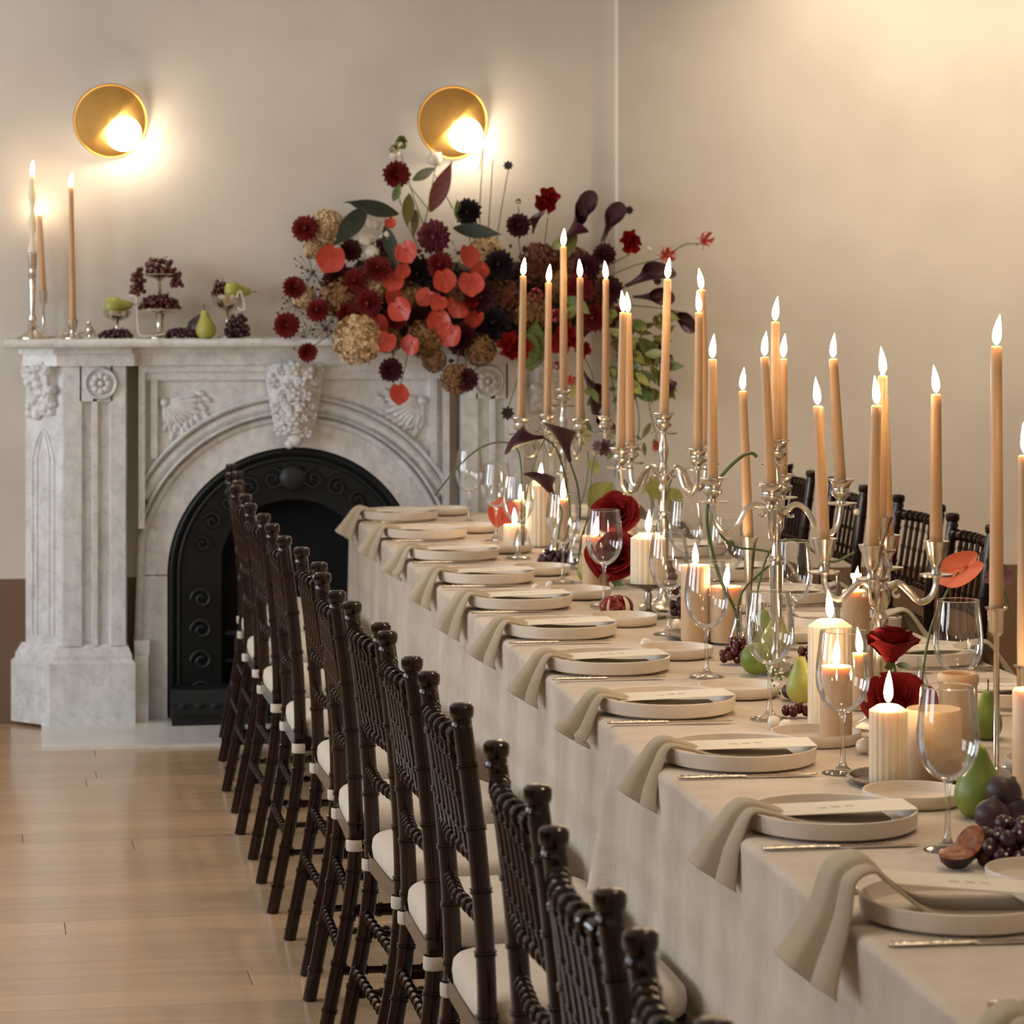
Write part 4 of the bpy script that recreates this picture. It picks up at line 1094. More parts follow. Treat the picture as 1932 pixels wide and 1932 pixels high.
pear(T(1461, 1238) + Vector((0, 0, .0)), 'yellow pear standing behind the eighth wine glass', 'y', (.1, .05, 1), .95)
pear(T(1447, 1216) + Vector((0, 0, .0)), 'small green pear standing behind the yellow pear', 'g', (-.1, .05, 1), .8)
pear(T(1742, 1420) + Vector((0, 0, .036)), 'yellow green pear lying behind the wide beige pillar', 'y', (.75, .5, .12), 1.1)
pear(T(1853, 1542) + Vector((0, 0, 0)), 'large green pear standing upright beside the figs', 'g', (-.08, -.02, 1), 1.15)
pear(T(1108, 1096) + Vector((0, 0, 0)), 'pale green pear standing by the fourth wine glass from the fireplace', 'y', (0, 0, 1), .78)
pear(T(1304, 1152), 'green pear standing behind the taller beige pillar', 'g', (.1, 0, 1), .75)
pear(T(1855, 1395) + Vector((0, 0, 0)), 'green pear standing behind the flared beige pillar', 'g', (.1, 0, 1), .9)
fig(T(1870, 1556) + Vector((0, -.02, .034)), 'dark fig resting on top of another fig against the green pear', (.5, .3, .5), 1.05)
fig(T(1868, 1568) + Vector((0, 0, .0)), 'dark fig on the cloth before the large green pear', (.1, -.1, 1), 1.0)
fig(T(1915, 1560) + Vector((0, 0, .0)), 'dark fig on the cloth behind the large red grapes', (-.2, .1, 1), 1.0)
fig(T(1487, 1322) + Vector((0, 0, .004)), 'small dark fig among the green leaves by the leaning pear', (.3, .1, 1), .62)
fig_half(T(1806, 1640) + Vector((0, 0, .003)), 'cut fig half with orange flesh facing up', (-.1, -.15, 1), 1.05)
fig_half(T(1838, 1634) + Vector((.01, .01, .022)), 'cut fig half leaning on edge with orange flesh', (-.75, -.35, .55), 1.1)
# pomegranate wedge
po = thing('pomegranate_wedge', 'broken red pomegranate wedge showing white pith', 'pomegranate', T(1163, 1166))
b = MB(); b.sphere((0, 0, .028), .037, 16, 10, (1.15, .9, .78)); b.build('flesh', M['pom'], po)
b = MB()
for k, a in enumerate((-.75, .35)):
    b.grid(lambda u_, v_: ((.041 + .003*v_)*1.10*math.sin(a + v_*.22)*math.cos(1.3 - 1.5*u_), -(.041 + .002)*.93*math.cos(a*.8)*math.cos(1.3 - 1.5*u_) , .028 + .034*math.sin(1.3 - 1.5*u_)), 8, 2)
b.build('pith', M['pith'], po)
b = MB()
for k in range(14): 
    a = rnd.uniform(-1.1, 1.1); e = rnd.uniform(-.3, .9); b.sphere((.043*math.sin(a)*math.cos(e), -.036*math.cos(a)*math.cos(e), .028 + .030*math.sin(e)), .006, 7, 5)
b.build('seeds', M['pom'], po)
# ================================================================== FLOWER SHAPES (unit radius, facing +Z)
def petal(b, ang, tilt, r0, ln, wd, cup=.15, tip=.0, z=0.0, curl=0.0, n=4):
    """one petal: starts at radius r0, rises with `tilt`, cupped across"""
    ca, sa = math.cos(ang), math.sin(ang)
    def fn(u, v):
        s = u*ln; w_ = wd*math.sin(math.pi*(.12 + .80*u))**.8*(v-.5)*2*(1 - tip*u)
        te = tilt + curl*u
        rr_ = r0 + s*math.cos(te); zz = z + s*math.sin(te) + cup*wd*((v-.5)*2)**2
        return (rr_*ca - w_*sa, rr_*sa + w_*ca, zz)
    b.grid(fn, n, 2)
def dahlia_mesh(m, seed=0, rows=7):
    b = MB(); rr = random.Random(seed)
    for k in range(rows):
        t = k/(rows-1); n = 16 if k < 4 else (12 if k < 6 else 7)
        for i in range(n):
            petal(b, 2*math.pi*(i + .5*(k % 2))/n + rr.uniform(-.06, .06), R(-4 + 80*t) + rr.uniform(-.06, .06), .10, .90*(1-.55*t)*rr.uniform(.93, 1.05), .215*(1-.4*t), .45, .15, z=.12*t, n=3)
    b.sphere((0, 0, .18), .22, 10, 6, (1, 1, .8)); b.sphere((0, 0, -.08), .50, 10, 6, (1, 1, .45))
    return b.mesh('dahlia', m, angle=180)
def rose_mesh(m, seed=0, n=24, open_=.40):
    """spiral of cupped, ruffled petals"""
    b = MB(); rr = random.Random(seed)
    for i in range(n):
        t = i/(n-1); a = i*2.39996 + rr.uniform(-.2, .2); R0 = .10 + .60*t**.9; H = (1.15 - .30*t)*rr.uniform(.92, 1.06)
        span = (2.2 - .75*t)*rr.uniform(.9, 1.1); fl = .03 + open_*t**1.6; ph = rr.uniform(0, 6.28); pk = rr.uniform(-.12, .12)
        def fn(u, v):
            w_ = (v-.5)*2; aa = a + .5*span*w_*(1 - .25*(1-u)); rad_ = R0*(.45 + .75*u**.7) + fl*u**3 + .045*math.sin(3*w_ + ph)*u
            zz = -.35 + H*u*(1 - .16*w_*w_) - .55*fl*max(0, u-.72)*2.6 + .05*math.sin(4*w_ + ph)*u*u
            return (rad_*math.cos(aa), rad_*math.sin(aa), zz + pk*u)
        b.grid(fn, 7, 7)
    b.sphere((0, 0, .05), .30, 10, 6); b.sphere((0, 0, -.30), .30, 10, 6)
    return b.mesh('rose_bloom', m, angle=180)
def poppy_mesh(m, seed=0):
    b = MB(); rr = random.Random(seed)
    for i in range(11):
        t = i/10; a = i*2.39996 + rr.uniform(-.2, .2); ph = rr.uniform(0, 6.28); tl = R(18 + 52*t) + rr.uniform(-.2, .2); ln = 1.02 - .40*t; ph2 = rr.uniform(0, 6.28)
        def fn(u, v):
            w_ = (v-.5)*2; wd = (.62 - .18*t)*math.sin(math.pi*(.10 + .62*u)); s_ = ln*u*(1 - .22*w_*w_*u + .10*math.sin(5*w_ + ph2)*u)
            r_ = .04 + s_*math.cos(tl + .35*u); z_ = s_*math.sin(tl)*.75 + .16*w_*w_ + .09*math.sin(4*w_ + ph)*u
            return (r_*math.cos(a) - wd*w_*math.sin(a), r_*math.sin(a) + wd*w_*math.cos(a), z_)
        b.grid(fn, 6, 8)
    b.sphere((0, 0, -.02), .3, 10, 6, (1, 1, .6))
    return b.mesh('ruffled_bloom', m, angle=180)
def heart_mesh(m, cup=.18):
    b = MB(); n = 36; rings = 5; v = [(0, .15, .0)]; f = []; out = []
    for k in range(n):
        t = -math.pi + 2*math.pi*k/n
        r_ = .94 - .32*math.exp(-(t/.27)**2) + .17*math.exp(-((abs(t)-math.pi)/.28)**2) + .05*math.cos(3*t)
        out.append((r_*math.sin(t), r_*math.cos(t)))
    for i in range(1, rings+1):
        s = i/rings
        for (x, y_) in out: v.append((x*s, .15*(1-s) + y_*s, cup*s*s*(.5 + .9*x*x) - .16*max(0, -y_)*s*s + .03*math.sin(7*x)*s))
    for k in range(n):
        k2 = (k+1) % n; f.append((0, 1+k, 1+k2))
        for i in range(rings-1): f.append((1+i*n+k, 1+(i+1)*n+k, 1+(i+1)*n+k2, 1+i*n+k2))
    b.add(v, f)
    b.tube([(0, .30, .02), (0, .15, .14), (0, -.08, .26)], [.05, .055, .03], 7)
    return b.mesh('anthurium', m, angle=60)
def hydrangea_mesh(m, seed=0, n=380, sq=.85):
    b = MB(); rr = random.Random(seed)
    for i in range(n):
        z = 1 - 1.75*(i + .5)/n; a = i*2.39996; r_ = math.sqrt(max(0, 1-z*z))
        d = Vector((r_*math.cos(a), r_*math.sin(a), z)) ; q = d.to_track_quat('Z', 'Y').to_matrix().to_4x4()
        c = Vector((d.x, d.y, d.z*sq))*rr.uniform(.88, 1.08); s = rr.uniform(.10, .145); rot = Matrix.Rotation(rr.uniform(0, 6.28), 4, 'Z')
        mt = Matrix.Translation(c) @ q @ Matrix.Rotation(rr.uniform(-.8, .8), 4, 'X') @ Matrix.Rotation(rr.uniform(-.8, .8), 4, 'Y') @ rot
        for k in range(4):
            ca, sa = math.cos(k*math.pi/2), math.sin(k*math.pi/2)
            pts = [(0, 0, 0), (.55, -.52, .16), (1.0, 0, .30*rr.uniform(-.6, 1.4)), (.55, .52, .16)]
            b.add([((x*ca - y_*sa)*s, (x*sa + y_*ca)*s, z_*s) for x, y_, z_ in pts], [(0, 1, 2, 3)], mt)
    b.sphere((0, 0, 0), .78, 12, 8, (1, 1, sq))
    return b.mesh('hydrangea', m, smooth=False)
def leaf_mesh(m, bend=.5, width=.20, n=10):
    """leaf of unit length along +Z, blade facing +Y"""
    b = MB()
    def fn(u, v):
        w_ = width*math.sin(math.pi*min(1, u*1.02 + .02)**.85)*(v-.5)*2
        return (w_, bend*u*u*.5 + .25*abs(w_), u - .15*bend*u*u)
    b.grid(fn, n, 4); return b.mesh('leaf', m, angle=180)
def calla_mesh(m):
    b = MB()
    def fn(u, v):
        a = -math.pi*1.08 + 2*math.pi*1.08*v; r_ = .06 + .30*u**2.2 + .04*u; lip = math.cos(a*.92)
        zz = u*(1.0 + .38*lip*u) ; rr_ = r_*(1 + .12*v)
        ex = .30*max(0, u-.75)*4*(.25)*max(0, lip)
        return (rr_*math.sin(a), -(rr_*math.cos(a)) - ex, zz)
    b.grid(fn, 10, 20); b.tube([(0, 0, 0), (0, 0, .6)], .035, 6)
    return b.mesh('calla_lily', m, angle=180)
def cosmos_mesh(m, n=8):
    b = MB()
    for k in range(n): petal(b, 2*math.pi*k/n, R(12), .12, .88, .30, .1, .1, n=3)
    b.sphere((0, 0, .05), .2, 8, 5, (1, 1, .6)); return b.mesh('cosmos', m, angle=180)
def gloriosa_mesh(m):
    b = MB()
    for k in range(6): petal(b, 2*math.pi*k/6, R(25), .06, 1.0, .11, .1, .2, curl=R(55), n=6)
    for k in range(6):
        a = 2*math.pi*(k+.5)/6; b.tube([(0, 0, 0), (.5*math.cos(a), .5*math.sin(a), -.08)], .02, 5)
    return b.mesh('gloriosa', m, angle=180)
def tulip_mesh(m):
    b = MB()
    for k in range(6):
        a0 = 2*math.pi*k/6; rk = 1 if k % 2 else .9
        def fn(u, v):
            aa = a0 + (v-.5)*1.25*(1-.75*u**2.5); r_ = rk*.55*math.sin(math.pi*(.16 + .62*u))
            return (r_*math.cos(aa), r_*math.sin(aa), -.6 + 1.35*u)
        b.grid(fn, 7, 4)
    return b.mesh('tulip', m, angle=180)
def berry_mesh(m, seed=0, n=34):
    b = MB(); rr = random.Random(seed); b.sphere((0, 0, 0), .05, 6, 4)
    for k in range(n):
        d = Vector((rr.uniform(-1, 1), rr.uniform(-1, 1), rr.uniform(-.6, .6))); b.sphere(d, rr.uniform(.05, .10), 6, 4)
        b.tube([(0, 0, 0), d], .012, 4, cap=False)
    return b.mesh('berry_spray', m)
FM = {'dr': [dahlia_mesh(M['dahlia_red'], i) for i in range(3)], 'dw': [dahlia_mesh(M['dahlia_wine'], i+5) for i in range(2)], 'db': [dahlia_mesh(M['dahlia_black'], i+8) for i in range(2)],
      'dm': [dahlia_mesh(M['dahlia_mauve'], 12)], 'rr': [poppy_mesh(M['red'], i) for i in range(3)], 'ro': [rose_mesh(M['rose'], i) for i in range(2)], 'rc': [rose_mesh(M['rose'], 4, 24, .14)], 'an': [heart_mesh(M['coral'], .15), heart_mesh(M['coral'], .28)], 'as': [heart_mesh(M['coral_light'], .2)],
      'ht': [hydrangea_mesh(M['tan_floret'], i) for i in range(2)], 'hb': [hydrangea_mesh(M['brown_floret'], i) for i in range(2)], 'hr': [hydrangea_mesh(M['rust'], 3)],
      'ca': [calla_mesh(M['calla'])], 'co': [cosmos_mesh(M['dahlia_black'])], 'cw': [cosmos_mesh(M['dahlia_wine'])], 'gl': [gloriosa_mesh(M['coral'])], 'tu': [tulip_mesh(M['pink'])], 'gp': [tulip_mesh(M['green_petal'])],
      'wf': [hydrangea_mesh(M['white_petal'], 4, 40)], 'be': [berry_mesh(M['dahlia_wine'], 1), berry_mesh(M['dahlia_wine'], 2)],
      'ag': [heart_mesh(M['leaf_lime'], .12)]}
LM = {'ld': leaf_mesh(M['leaf_dark'], .35, .17), 'lo': leaf_mesh(M['leaf_olive'], .5, .13), 'lg': leaf_mesh(M['leaf_green'], .5, .17), 'll': leaf_mesh(M['leaf_lime'], .6, .16), 'lm': leaf_mesh(M['leaf_maroon'], .25, .14)}
FN = {'dr': ('dahlia', 'dark red dahlia'), 'dw': ('dahlia', 'wine-red dahlia'), 'db': ('dahlia', 'almost black dahlia'), 'dm': ('dahlia', 'dusty mauve dahlia'), 'rr': ('ruffled_bloom', 'ruffled scarlet bloom'), 'ro': ('rose_bloom', 'crimson rose'), 'rc': ('rose_bloom', 'crimson rose'),
      'an': ('anthurium', 'coral heart-shaped anthurium'), 'as': ('anthurium', 'salmon anthurium'), 'ht': ('hydrangea', 'dried tan hydrangea'), 'hb': ('hydrangea', 'dried brown hydrangea'), 'hr': ('hydrangea', 'dried rust hydrangea'),
      'ca': ('calla_lily', 'aubergine calla lily'), 'co': ('cosmos', 'black cosmos'), 'cw': ('cosmos', 'dark red cosmos'), 'gl': ('gloriosa', 'red gloriosa lily'), 'tu': ('tulip', 'pink tulip'), 'gp': ('green_bloom', 'yellow green bloom'), 'wf': ('white_blossom', 'cluster of small white blossoms'), 'be': ('berry_spray', 'spray of tiny dark berries'), 'ag': ('anthurium', 'lime green anthurium')}

# ================================================================== MANTEL FLOWERS
MZ = zs1
fa = thing('flower_arrangement', 'large red coral and tan flower arrangement spilling off the mantel shelf', 'flowers', (V(860, 640, 10.55).x, 10.56, MZ))
FO = Vector(fa.location)
def fdir(dx=0, dz=0): return Vector((-.15 + dx, -1.0, .05 + dz))
rf = random.Random(21)
def flower(k, x, y_, rpx, Y, dx=None, dz=None, spin=None, parent=fa, org=None):
    p = V(x, y_, Y); r_ = rpx*depth(p)/F*(1.10 if k in ('an', 'dr', 'dw', 'db', 'dm', 'rr') else 1.0); org_ = FO if org is None else org
    e_ = 1.8 if k == 'an' else 1.0
    d = fdir(rf.uniform(-.35, .35)*e_ if dx is None else dx, rf.uniform(-.25, .35)*e_ if dz is None else dz)
    o = inst(FN[k][0], FM[k][rf.randrange(len(FM[k]))], parent, p - org_, None, r_)
    q = d.to_track_quat('Z', 'Y') @ Quaternion((0, 0, 1), (rf.uniform(-.8, .8) if k in ('an', 'ag', 'as') else rf.uniform(0, 6.28)) if spin is None else spin)
    o.rotation_euler = q.to_euler(); o['label'] = FN[k][1]; return o
def leaf(k, x0, y0, x1, y1, Y0, Y1=None, wmul=1.0, parent=fa, org=None, roll=0):
    a, c = V(x0, y0, Y0), V(x1, y1, Y1 if Y1 else Y0); d = c - a; L_ = d.length; org_ = FO if org is None else org
    zax = d.normalized(); yax = Vector((-.15, -1, .15)); yax = (yax - zax*yax.dot(zax)).normalized(); xax = yax.cross(zax)
    mt = Matrix((xax, yax, zax)).transposed() @ Matrix.Rotation(roll, 3, 'Z')
    o = inst('leaf', LM[k], parent, a - org_, mt.to_euler(), (L_*wmul, L_*.8, L_)); return o
def stemline(pts, Y, r_=.0022, parent=fa, org=None, m='stem', name='stalk'):
    org_ = FO if org is None else org
    P = spline([V(x, y_, (Y if not hasattr(Y, '__len__') else Y[i])) - org_ for i, (x, y_) in enumerate(pts)], 6)
    return MB().tube(P, r_, 7).build(name, M[m], parent)
# vessel hidden in the flowers
MB().lathe([(.05, 0), (.06, .01), (.09, .05), (.11, .10), (.10, .10), (.08, .05), (0, .03)], 24).build('bowl', M['dark_silver'], fa, (0, 0, 0))
# dense burgundy filler foliage
b = MB(); rr = random.Random(5); lf = [(0, 0, 0), (.5, -.28, .05), (1, 0, .0), (.5, .28, .05)]
for i in range(900):
    t = rr.random()
    x = rr.gauss(845, 130); y_ = rr.gauss(560, 62)
    if not (600 < x < 1205 and 455 < y_ < 690): continue
    if ((x-890)/300)**2 + ((y_-575)/115)**2 > 1: continue
    c = V(x, y_, rr.uniform(10.44, 10.60)) - FO; s = rr.uniform(.018, .045)
    mt = Matrix.Translation(c) @ Quaternion((rr.uniform(-1, 1), rr.uniform(-1, 1), rr.uniform(-1, 1)), rr.uniform(0, 3)).normalized().to_matrix().to_4x4()
    b.add([(q[0]*s, q[1]*s, q[2]*s) for q in lf], [(0, 1, 2, 3)], mt)
for (x, y_, rx, rz_) in ((720, 560, 80, 80), (830, 575, 110, 85), (950, 580, 100, 90), (1060, 575, 72, 78)):
    c = V(x, y_, 10.60) - FO; s = depth(V(x, y_, 10.6))/F
    b.sphere(c, 1.0, 14, 9, (rx*s, .05, rz_*s))
o = b.build('filler_foliage', M['foliage'], fa, smooth=False); o['kind'] = 'stuff'
FL = [('dr',576,432,25,10.50),('dr',555,543,22,10.48),('dr',541,614,24,10.42),('dr',600,586,23,10.42),('dr',748,329,25,10.55),('dr',712,507,26,10.42),('dr',695,572,27,10.40),('dw',661,473,22,10.47),
 ('dr',580,665,18,10.34),('dw',738,698,22,10.35),('dw',881,716,21,10.34),('dr',830,500,25,10.42),('dw',640,528,30,10.47),('dr',745,600,24,10.42),('db',883,400,25,10.54),('dw',978,425,22,10.52),('db',790,515,30,10.46),('db',942,500,28,10.44),
 ('dw',1140,481,22,10.48),('dm',819,447,31,10.46),('rr',1031,382,31,10.50),('rr',1188,456,28,10.46),('rr',965,655,36,10.36),('rr',1070,640,36,10.38),('rr',1098,660,20,10.40),('dw',905,560,34,10.44),('db',930,610,34,10.44),('dw',870,640,30,10.42),
 ('dr',1090,545,30,10.44),('dw',1108,505,26,10.46),('dw',1150,548,26,10.45),('dr',1165,600,22,10.44),('hr',1125,560,34,10.5),('hb',1060,540,30,10.48),('dr',670,530,24,10.43),('dr',655,590,22,10.42),('dw',720,470,20,10.46),('hb',735,640,24,10.42),('dw',785,600,26,10.43),('rr',890,565,22,10.42),('wf',730,445,14,10.46),('ht',590,470,18,10.52),('hr',860,560,26,10.45),('dr',1120,600,26,10.44),('dw',1010,650,24,10.42),
 ('an',624,486,27,10.40),('an',767,475,22,10.40),('an',759,510,15,10.40),('an',755,583,23,10.36),('an',803,560,18,10.40),('an',826,570,18,10.37),('an',838,528,22,10.38),('an',888,535,24,10.37),('an',883,482,21,10.40),('an',727,644,21,10.33),
 ('an',775,650,19,10.33),('an',827,605,22,10.37),('an',850,630,23,10.36),('an',752,742,20,10.30),('an',736,420,11,10.46),('an',742,530,20,10.42),('an',740,560,18,10.42),('an',862,580,22,10.40),('an',895,600,20,10.43),('an',715,612,20,10.40),('an',905,510,18,10.43),
 ('ht',675,641,44,10.36),('ht',618,430,33,10.54),('hb',640,560,36,10.46),('hb',800,640,34,10.40),('hb',862,715,28,10.37),('ht',575,562,22,10.50),('ht',915,478,32,10.52),('hr',1020,500,40,10.52),('hb',770,560,30,10.46),('ht',705,545,24,10.46),('hb',1000,590,36,10.48),
 ('hr',1080,500,34,10.52),('hr',950,560,34,10.50),('hb',820,680,22,10.40),('hb',905,660,30,10.42),
 ('wf',706,420,20,10.50),('wf',690,452,20,10.48),('wf',703,478,22,10.46),('wf',745,290,12,10.55),('wf',762,395,10,10.52),('wf',820,300,18,10.58),('wf',1225,470,6,10.46),
 ('gp',757,270,24,10.56),('gp',743,282,17,10.55),('gp',978,380,10,10.53),('tu',1012,556,24,10.40),('tu',1046,596,24,10.38),('tu',1050,690,16,10.36),
 ('co',959,313,10,10.52),('co',1187,397,9,10.48),('co',1108,368,7,10.50),('co',957,780,14,10.30),('cw',1240,530,9,10.46),
 ('gl',1258,482,40,10.40),('gl',1327,456,34,10.36),('gl',1075,720,26,10.34),('gl',1240,845,26,10.30),
 ('be',590,515,34,10.50),('be',560,575,30,10.50),('be',615,620,34,10.46),('be',575,640,24,10.46)]
for q in FL: flower(*q)
for (x, y_, tx, ty, L_) in ((1090, 440, 1112, 372, 60), (1075, 445, 1100, 395, 50), (1135, 455, 1165, 395, 58), (1180, 540, 1255, 505, 70), (1195, 560, 1240, 560, 55), (1255, 582, 1290, 605, 50), (1005, 440, 1012, 410, 40), (1100, 700, 1128, 755, 60), (1240, 640, 1256, 690, 60), (1055, 455, 1085, 435, 50), (1120, 770, 1142, 800, 40), (1255, 700, 1268, 745, 45)):
    a, c = V(x, y_, 10.46), V(tx, ty, 10.42); o = inst('calla_lily', FM['ca'][0], fa, a - FO, None, 1.0); s = L_*depth(a)/F
    o.scale = (s*.75, s*.75, s); o.rotation_euler = ((c-a).to_track_quat('Z', 'Y') @ Quaternion((0, 0, 1), rf.uniform(0, 6.28))).to_euler(); o['label'] = 'aubergine calla lily'
for q in (('ld',752,404,640,380,10.47,10.42,.75),('ld',692,390,624,475,10.48,10.42,1.0),('ld',726,425,752,515,10.46,10.40,.8),('ld',855,430,956,446,10.50,10.44,.8),('lm',812,400,856,300,10.53,10.53,1.1),('lo',778,340,830,314,10.55,10.52,1.3),('lo',772,365,768,440,10.52,10.48,1.2),
          ('lo',785,395,780,455,10.50,10.48,1.0),('lg',742,380,758,340,10.55,10.53,1.1),('lg',868,420,862,372,10.54,10.54,1.1),('lg',1000,700,1015,590,10.42,10.36,1.5),('lg',985,690,1010,610,10.42,10.34,1.6),('ll',1000,680,975,620,10.42,10.36,1.4),('lg',1070,560,1120,600,10.42,10.36,1.2),
          ('ll',1060,600,1100,575,10.42,10.38,1.3),('lo',1085,430,1065,500,10.48,10.46,1.2),('ll',1040,470,1080,440,10.5,10.46,1.2)): leaf(*q)
rl = random.Random(8)
for k in range(62):     # trailing foliage on the corner side
    t = rl.random(); x = 1135 + 115*rl.random(); y_ = 590 + 150*rl.random()
    leaf(rl.choice(('ll', 'lo', 'lg', 'll')), x, y_, x + rl.uniform(10, 55), y_ + rl.uniform(-30, 45), rl.uniform(10.40, 10.5), rl.uniform(10.34, 10.46), 1.1)
for k in range(46):     # vines hanging beside the table end
    x = 1080 + 170*rl.random(); y_ = 700 + 230*rl.random()
    leaf(rl.choice(('lg', 'lg', 'll', 'lo')), x, y_, x + rl.uniform(-25, 30), y_ + rl.uniform(5, 40), rl.uniform(10.36, 10.46), None, 1.1)
ST = [([(748,345),(760,400),(790,470)],10.56),([(757,290),(772,345),(800,430),(815,480)],10.56),([(855,395),(820,330)],10.57),([(822,310),(812,370),(800,430)],10.56),([(772,350),(812,400)],10.55),([(883,425),(890,480)],10.56),([(978,447),(985,500)],10.54),([(978,390),(980,420)],10.54),([(1033,410),(1026,480)],10.52),
      ([(959,320),(945,400),(935,470)],10.53),([(905,320),(912,280),(905,400),(910,470)],10.57),([(1108,372),(1090,440)],10.5),([(1187,400),(1150,420),(1130,470)],10.49),([(1165,395),(1145,445),(1125,490)],10.48),([(1188,480),(1150,500)],10.48),([(1325,460),(1290,462),(1255,485),(1200,500),(1150,520)],10.42),
      ([(580,660),(610,640),(650,610)],10.40),([(738,690),(742,660)],10.38),([(752,735),(765,690),(770,655)],10.34),([(881,705),(878,660)],10.38),([(862,700),(865,660)],10.39),([(1180,575),(1250,582),(1290,590)],10.45),([(1120,560),(1180,540)],10.46),([(1065,560),(1085,640),(1115,700),(1125,750)],10.42),
      ([(957,775),(975,720),(990,680)],10.34),([(1090,660),(1100,760),(1110,880),(1095,960)],10.42),([(1150,690),(1165,800),(1160,900)],10.42),([(1210,690),(1230,790),(1245,850)],10.38),([(1180,690),(1205,780),(1200,860)],10.40),([(1030,690),(1035,770)],10.40),([(648,382),(690,385),(735,400)],10.47),([(930,300),(925,380),(920,450)],10.57)]
for pts, Y in ST: stemline(pts, Y, .0019)

# ================================================================== MANTEL SHELF THINGS
def S(x, Y=10.55): return Vector((V(x, 640, Y).x, Y, MZ))
def hpx(n, Y=10.55): return n*10.5/F
candlestick(S(61, 10.52), .300, 'tall silver baluster candlestick on the mantel end', 2, grp='mantel candlesticks')
c = taper(S(61, 10.52) + Vector((0, 0, .272)), .295, 'pale wavy taper candle in the tall mantel candlestick', 'mantel candles', rb=.0125, rt=.010, tilt=(0, 0), m='pillar', pw=.22)
wb2 = [q for q in c.children if q.name.startswith('wax_body')][0]; me = wb2.data
for v_ in me.vertices:
    z = v_.co.z; k_ = 1 + .45*math.sin(z*62)*(1 if z > .02 else 0) if z < .27 else 1; v_.co.x *= k_; v_.co.y *= k_
candlestick(S(82, 10.63), .165, 'thin silver rod candlestick behind the tall mantel candlestick', 1, grp='mantel candlesticks')
taper(S(82, 10.63) + Vector((0, 0, .137)), .295, 'leaning tan taper in the thin mantel candlestick', 'mantel candles', tilt=(-.045, 0), pw=.22)
lowp = S(137, 10.52); lo_ = thing('candlestick', 'low ornate silver candlestick with a small bird figure on the mantel', 'candlestick', lowp, 0, 'mantel candlesticks')
MB().lathe([(.038, 0), (.038, .004), (.028, .010), (.012, .018), (.010, .030), (.016, .040), (.018, .056), (.0205, .066), (.0195, .066), (.0135, .062), (.013, .040), (0, .04)], 22).build('cup', M['silver'], lo_)
b = MB(); 
for a in range(5):
    an = a*1.2566; b.tube([(.02*math.cos(an), .02*math.sin(an), .018), (.045*math.cos(an), .045*math.sin(an), .022), (.055*math.cos(an), .055*math.sin(an), .004)], [.004, .005, .003], 6)
    b.sphere((.048*math.cos(an), .048*math.sin(an), .018), .008, 7, 5)
b.build('scroll_feet', M['silver'], lo_)
b = MB(); b.sphere((.058, 0, .030), .016, 10, 7, (.8, .7, 1.2)); b.sphere((.056, 0, .056), .009, 8, 6); b.tube([(.048, 0, .056), (.040, 0, .054)], [.003, .001], 5); b.tube([(.064, 0, .034), (.075, 0, .018), (.080, 0, .004)], [.008, .006, .003], 6); b.tube([(.058, 0, .018), (.058, 0, .0)], .004, 6)
b.build('bird_figure', M['silver'], lo_)
taper(lowp + Vector((0, 0, .042)), .485, 'tall tan taper in the low ornate mantel candlestick', 'mantel candles', tilt=(-.012, 0), pw=.25)
pb1 = S(221, 10.53); compote(pb1, .098, .052, 'small silver compote bowl holding a yellow pear on the mantel', False, bowl=True, grp='mantel compotes', name='compote_bowl', cat='bowl')
pear(pb1 + Vector((-.045, -.005, .108)), 'yellow pear lying in the small silver compote on the mantel', 'y', (1, .1, .10), 1.0)
grapes(S(218, 10.48), 44, .0088, .055, .022, .022, 'dark grapes at the foot of the small compote on the mantel', 'grape_dark', False, 11)
pt = S(301, 10.55); ti = thing('tiered_stand', 'two-tier silver stand heaped with red grapes on the mantel', 'stand', pt, 0)
MB().lathe([(.048, 0), (.048, .004), (.03, .010), (.014, .02), (.012, .06), (.022, .085), (.06, .090), (.080, .100), (.079, .103), (.058, .095), (.008, .092), (.006, .20), (.018, .208), (.045, .214), (.056, .224), (.055, .226), (.044, .218), (0, .212)], 36).build('stand_body', M['silver'], ti, angle=60)
grapes(pt + Vector((0, 0, .094)), 64, .0088, .070, .05, .046, 'red grapes heaped on the lower tier of the mantel stand', 'grape', False, 12)
grapes(pt + Vector((0, 0, .216)), 56, .0088, .056, .045, .058, 'red grapes heaped on the upper tier of the mantel stand', 'grape', False, 13)
gh = grapes(pt + Vector((-.075, -.01, .145)), 34, .0088, .028, .024, .090, 'red grapes spilling down over the edge of the upper tier', 'grape', False, 14)
gh2 = grapes(pt + Vector((.060, -.01, .175)), 18, .0088, .020, .018, .048, 'short bunch of red grapes hanging from the upper tier', 'grape', False, 24)
def beads_string(pts, Y, label, rb_=.0042):
    P = spline([V(x, y_, Y) for x, y_ in pts], 24); b = MB(); last = None; o0 = P[0].copy()
    for q in P:
        if last is None or (q-last).length > rb_*1.9: b.sphere(q - o0, rb_, 6, 4); last = q
    o = b.build('pearl_necklace', M['pearl'], None, o0); return tag(o, label, 'beads', 'strings of pearls')
beads_string([(246, 558), (256, 560), (258, 585), (260, 615), (264, 632), (285, 634), (310, 630)], 10.475, 'string of pearls falling from the small compote to the mantel shelf')
beads_string([(447, 560), (452, 548), (458, 560), (462, 578), (456, 586), (448, 580)], 10.48, 'string of pearls looped over the taller compote on the mantel')
grapes(S(340, 10.50), 40, .0088, .055, .024, .022, 'dark grapes lying on the mantel between the stand and the upright pear', 'grape_dark', False, 15)
pear(S(390, 10.47), 'green pear standing upright on the mantel shelf', 'y', (-.08, 0, 1), 1.0)
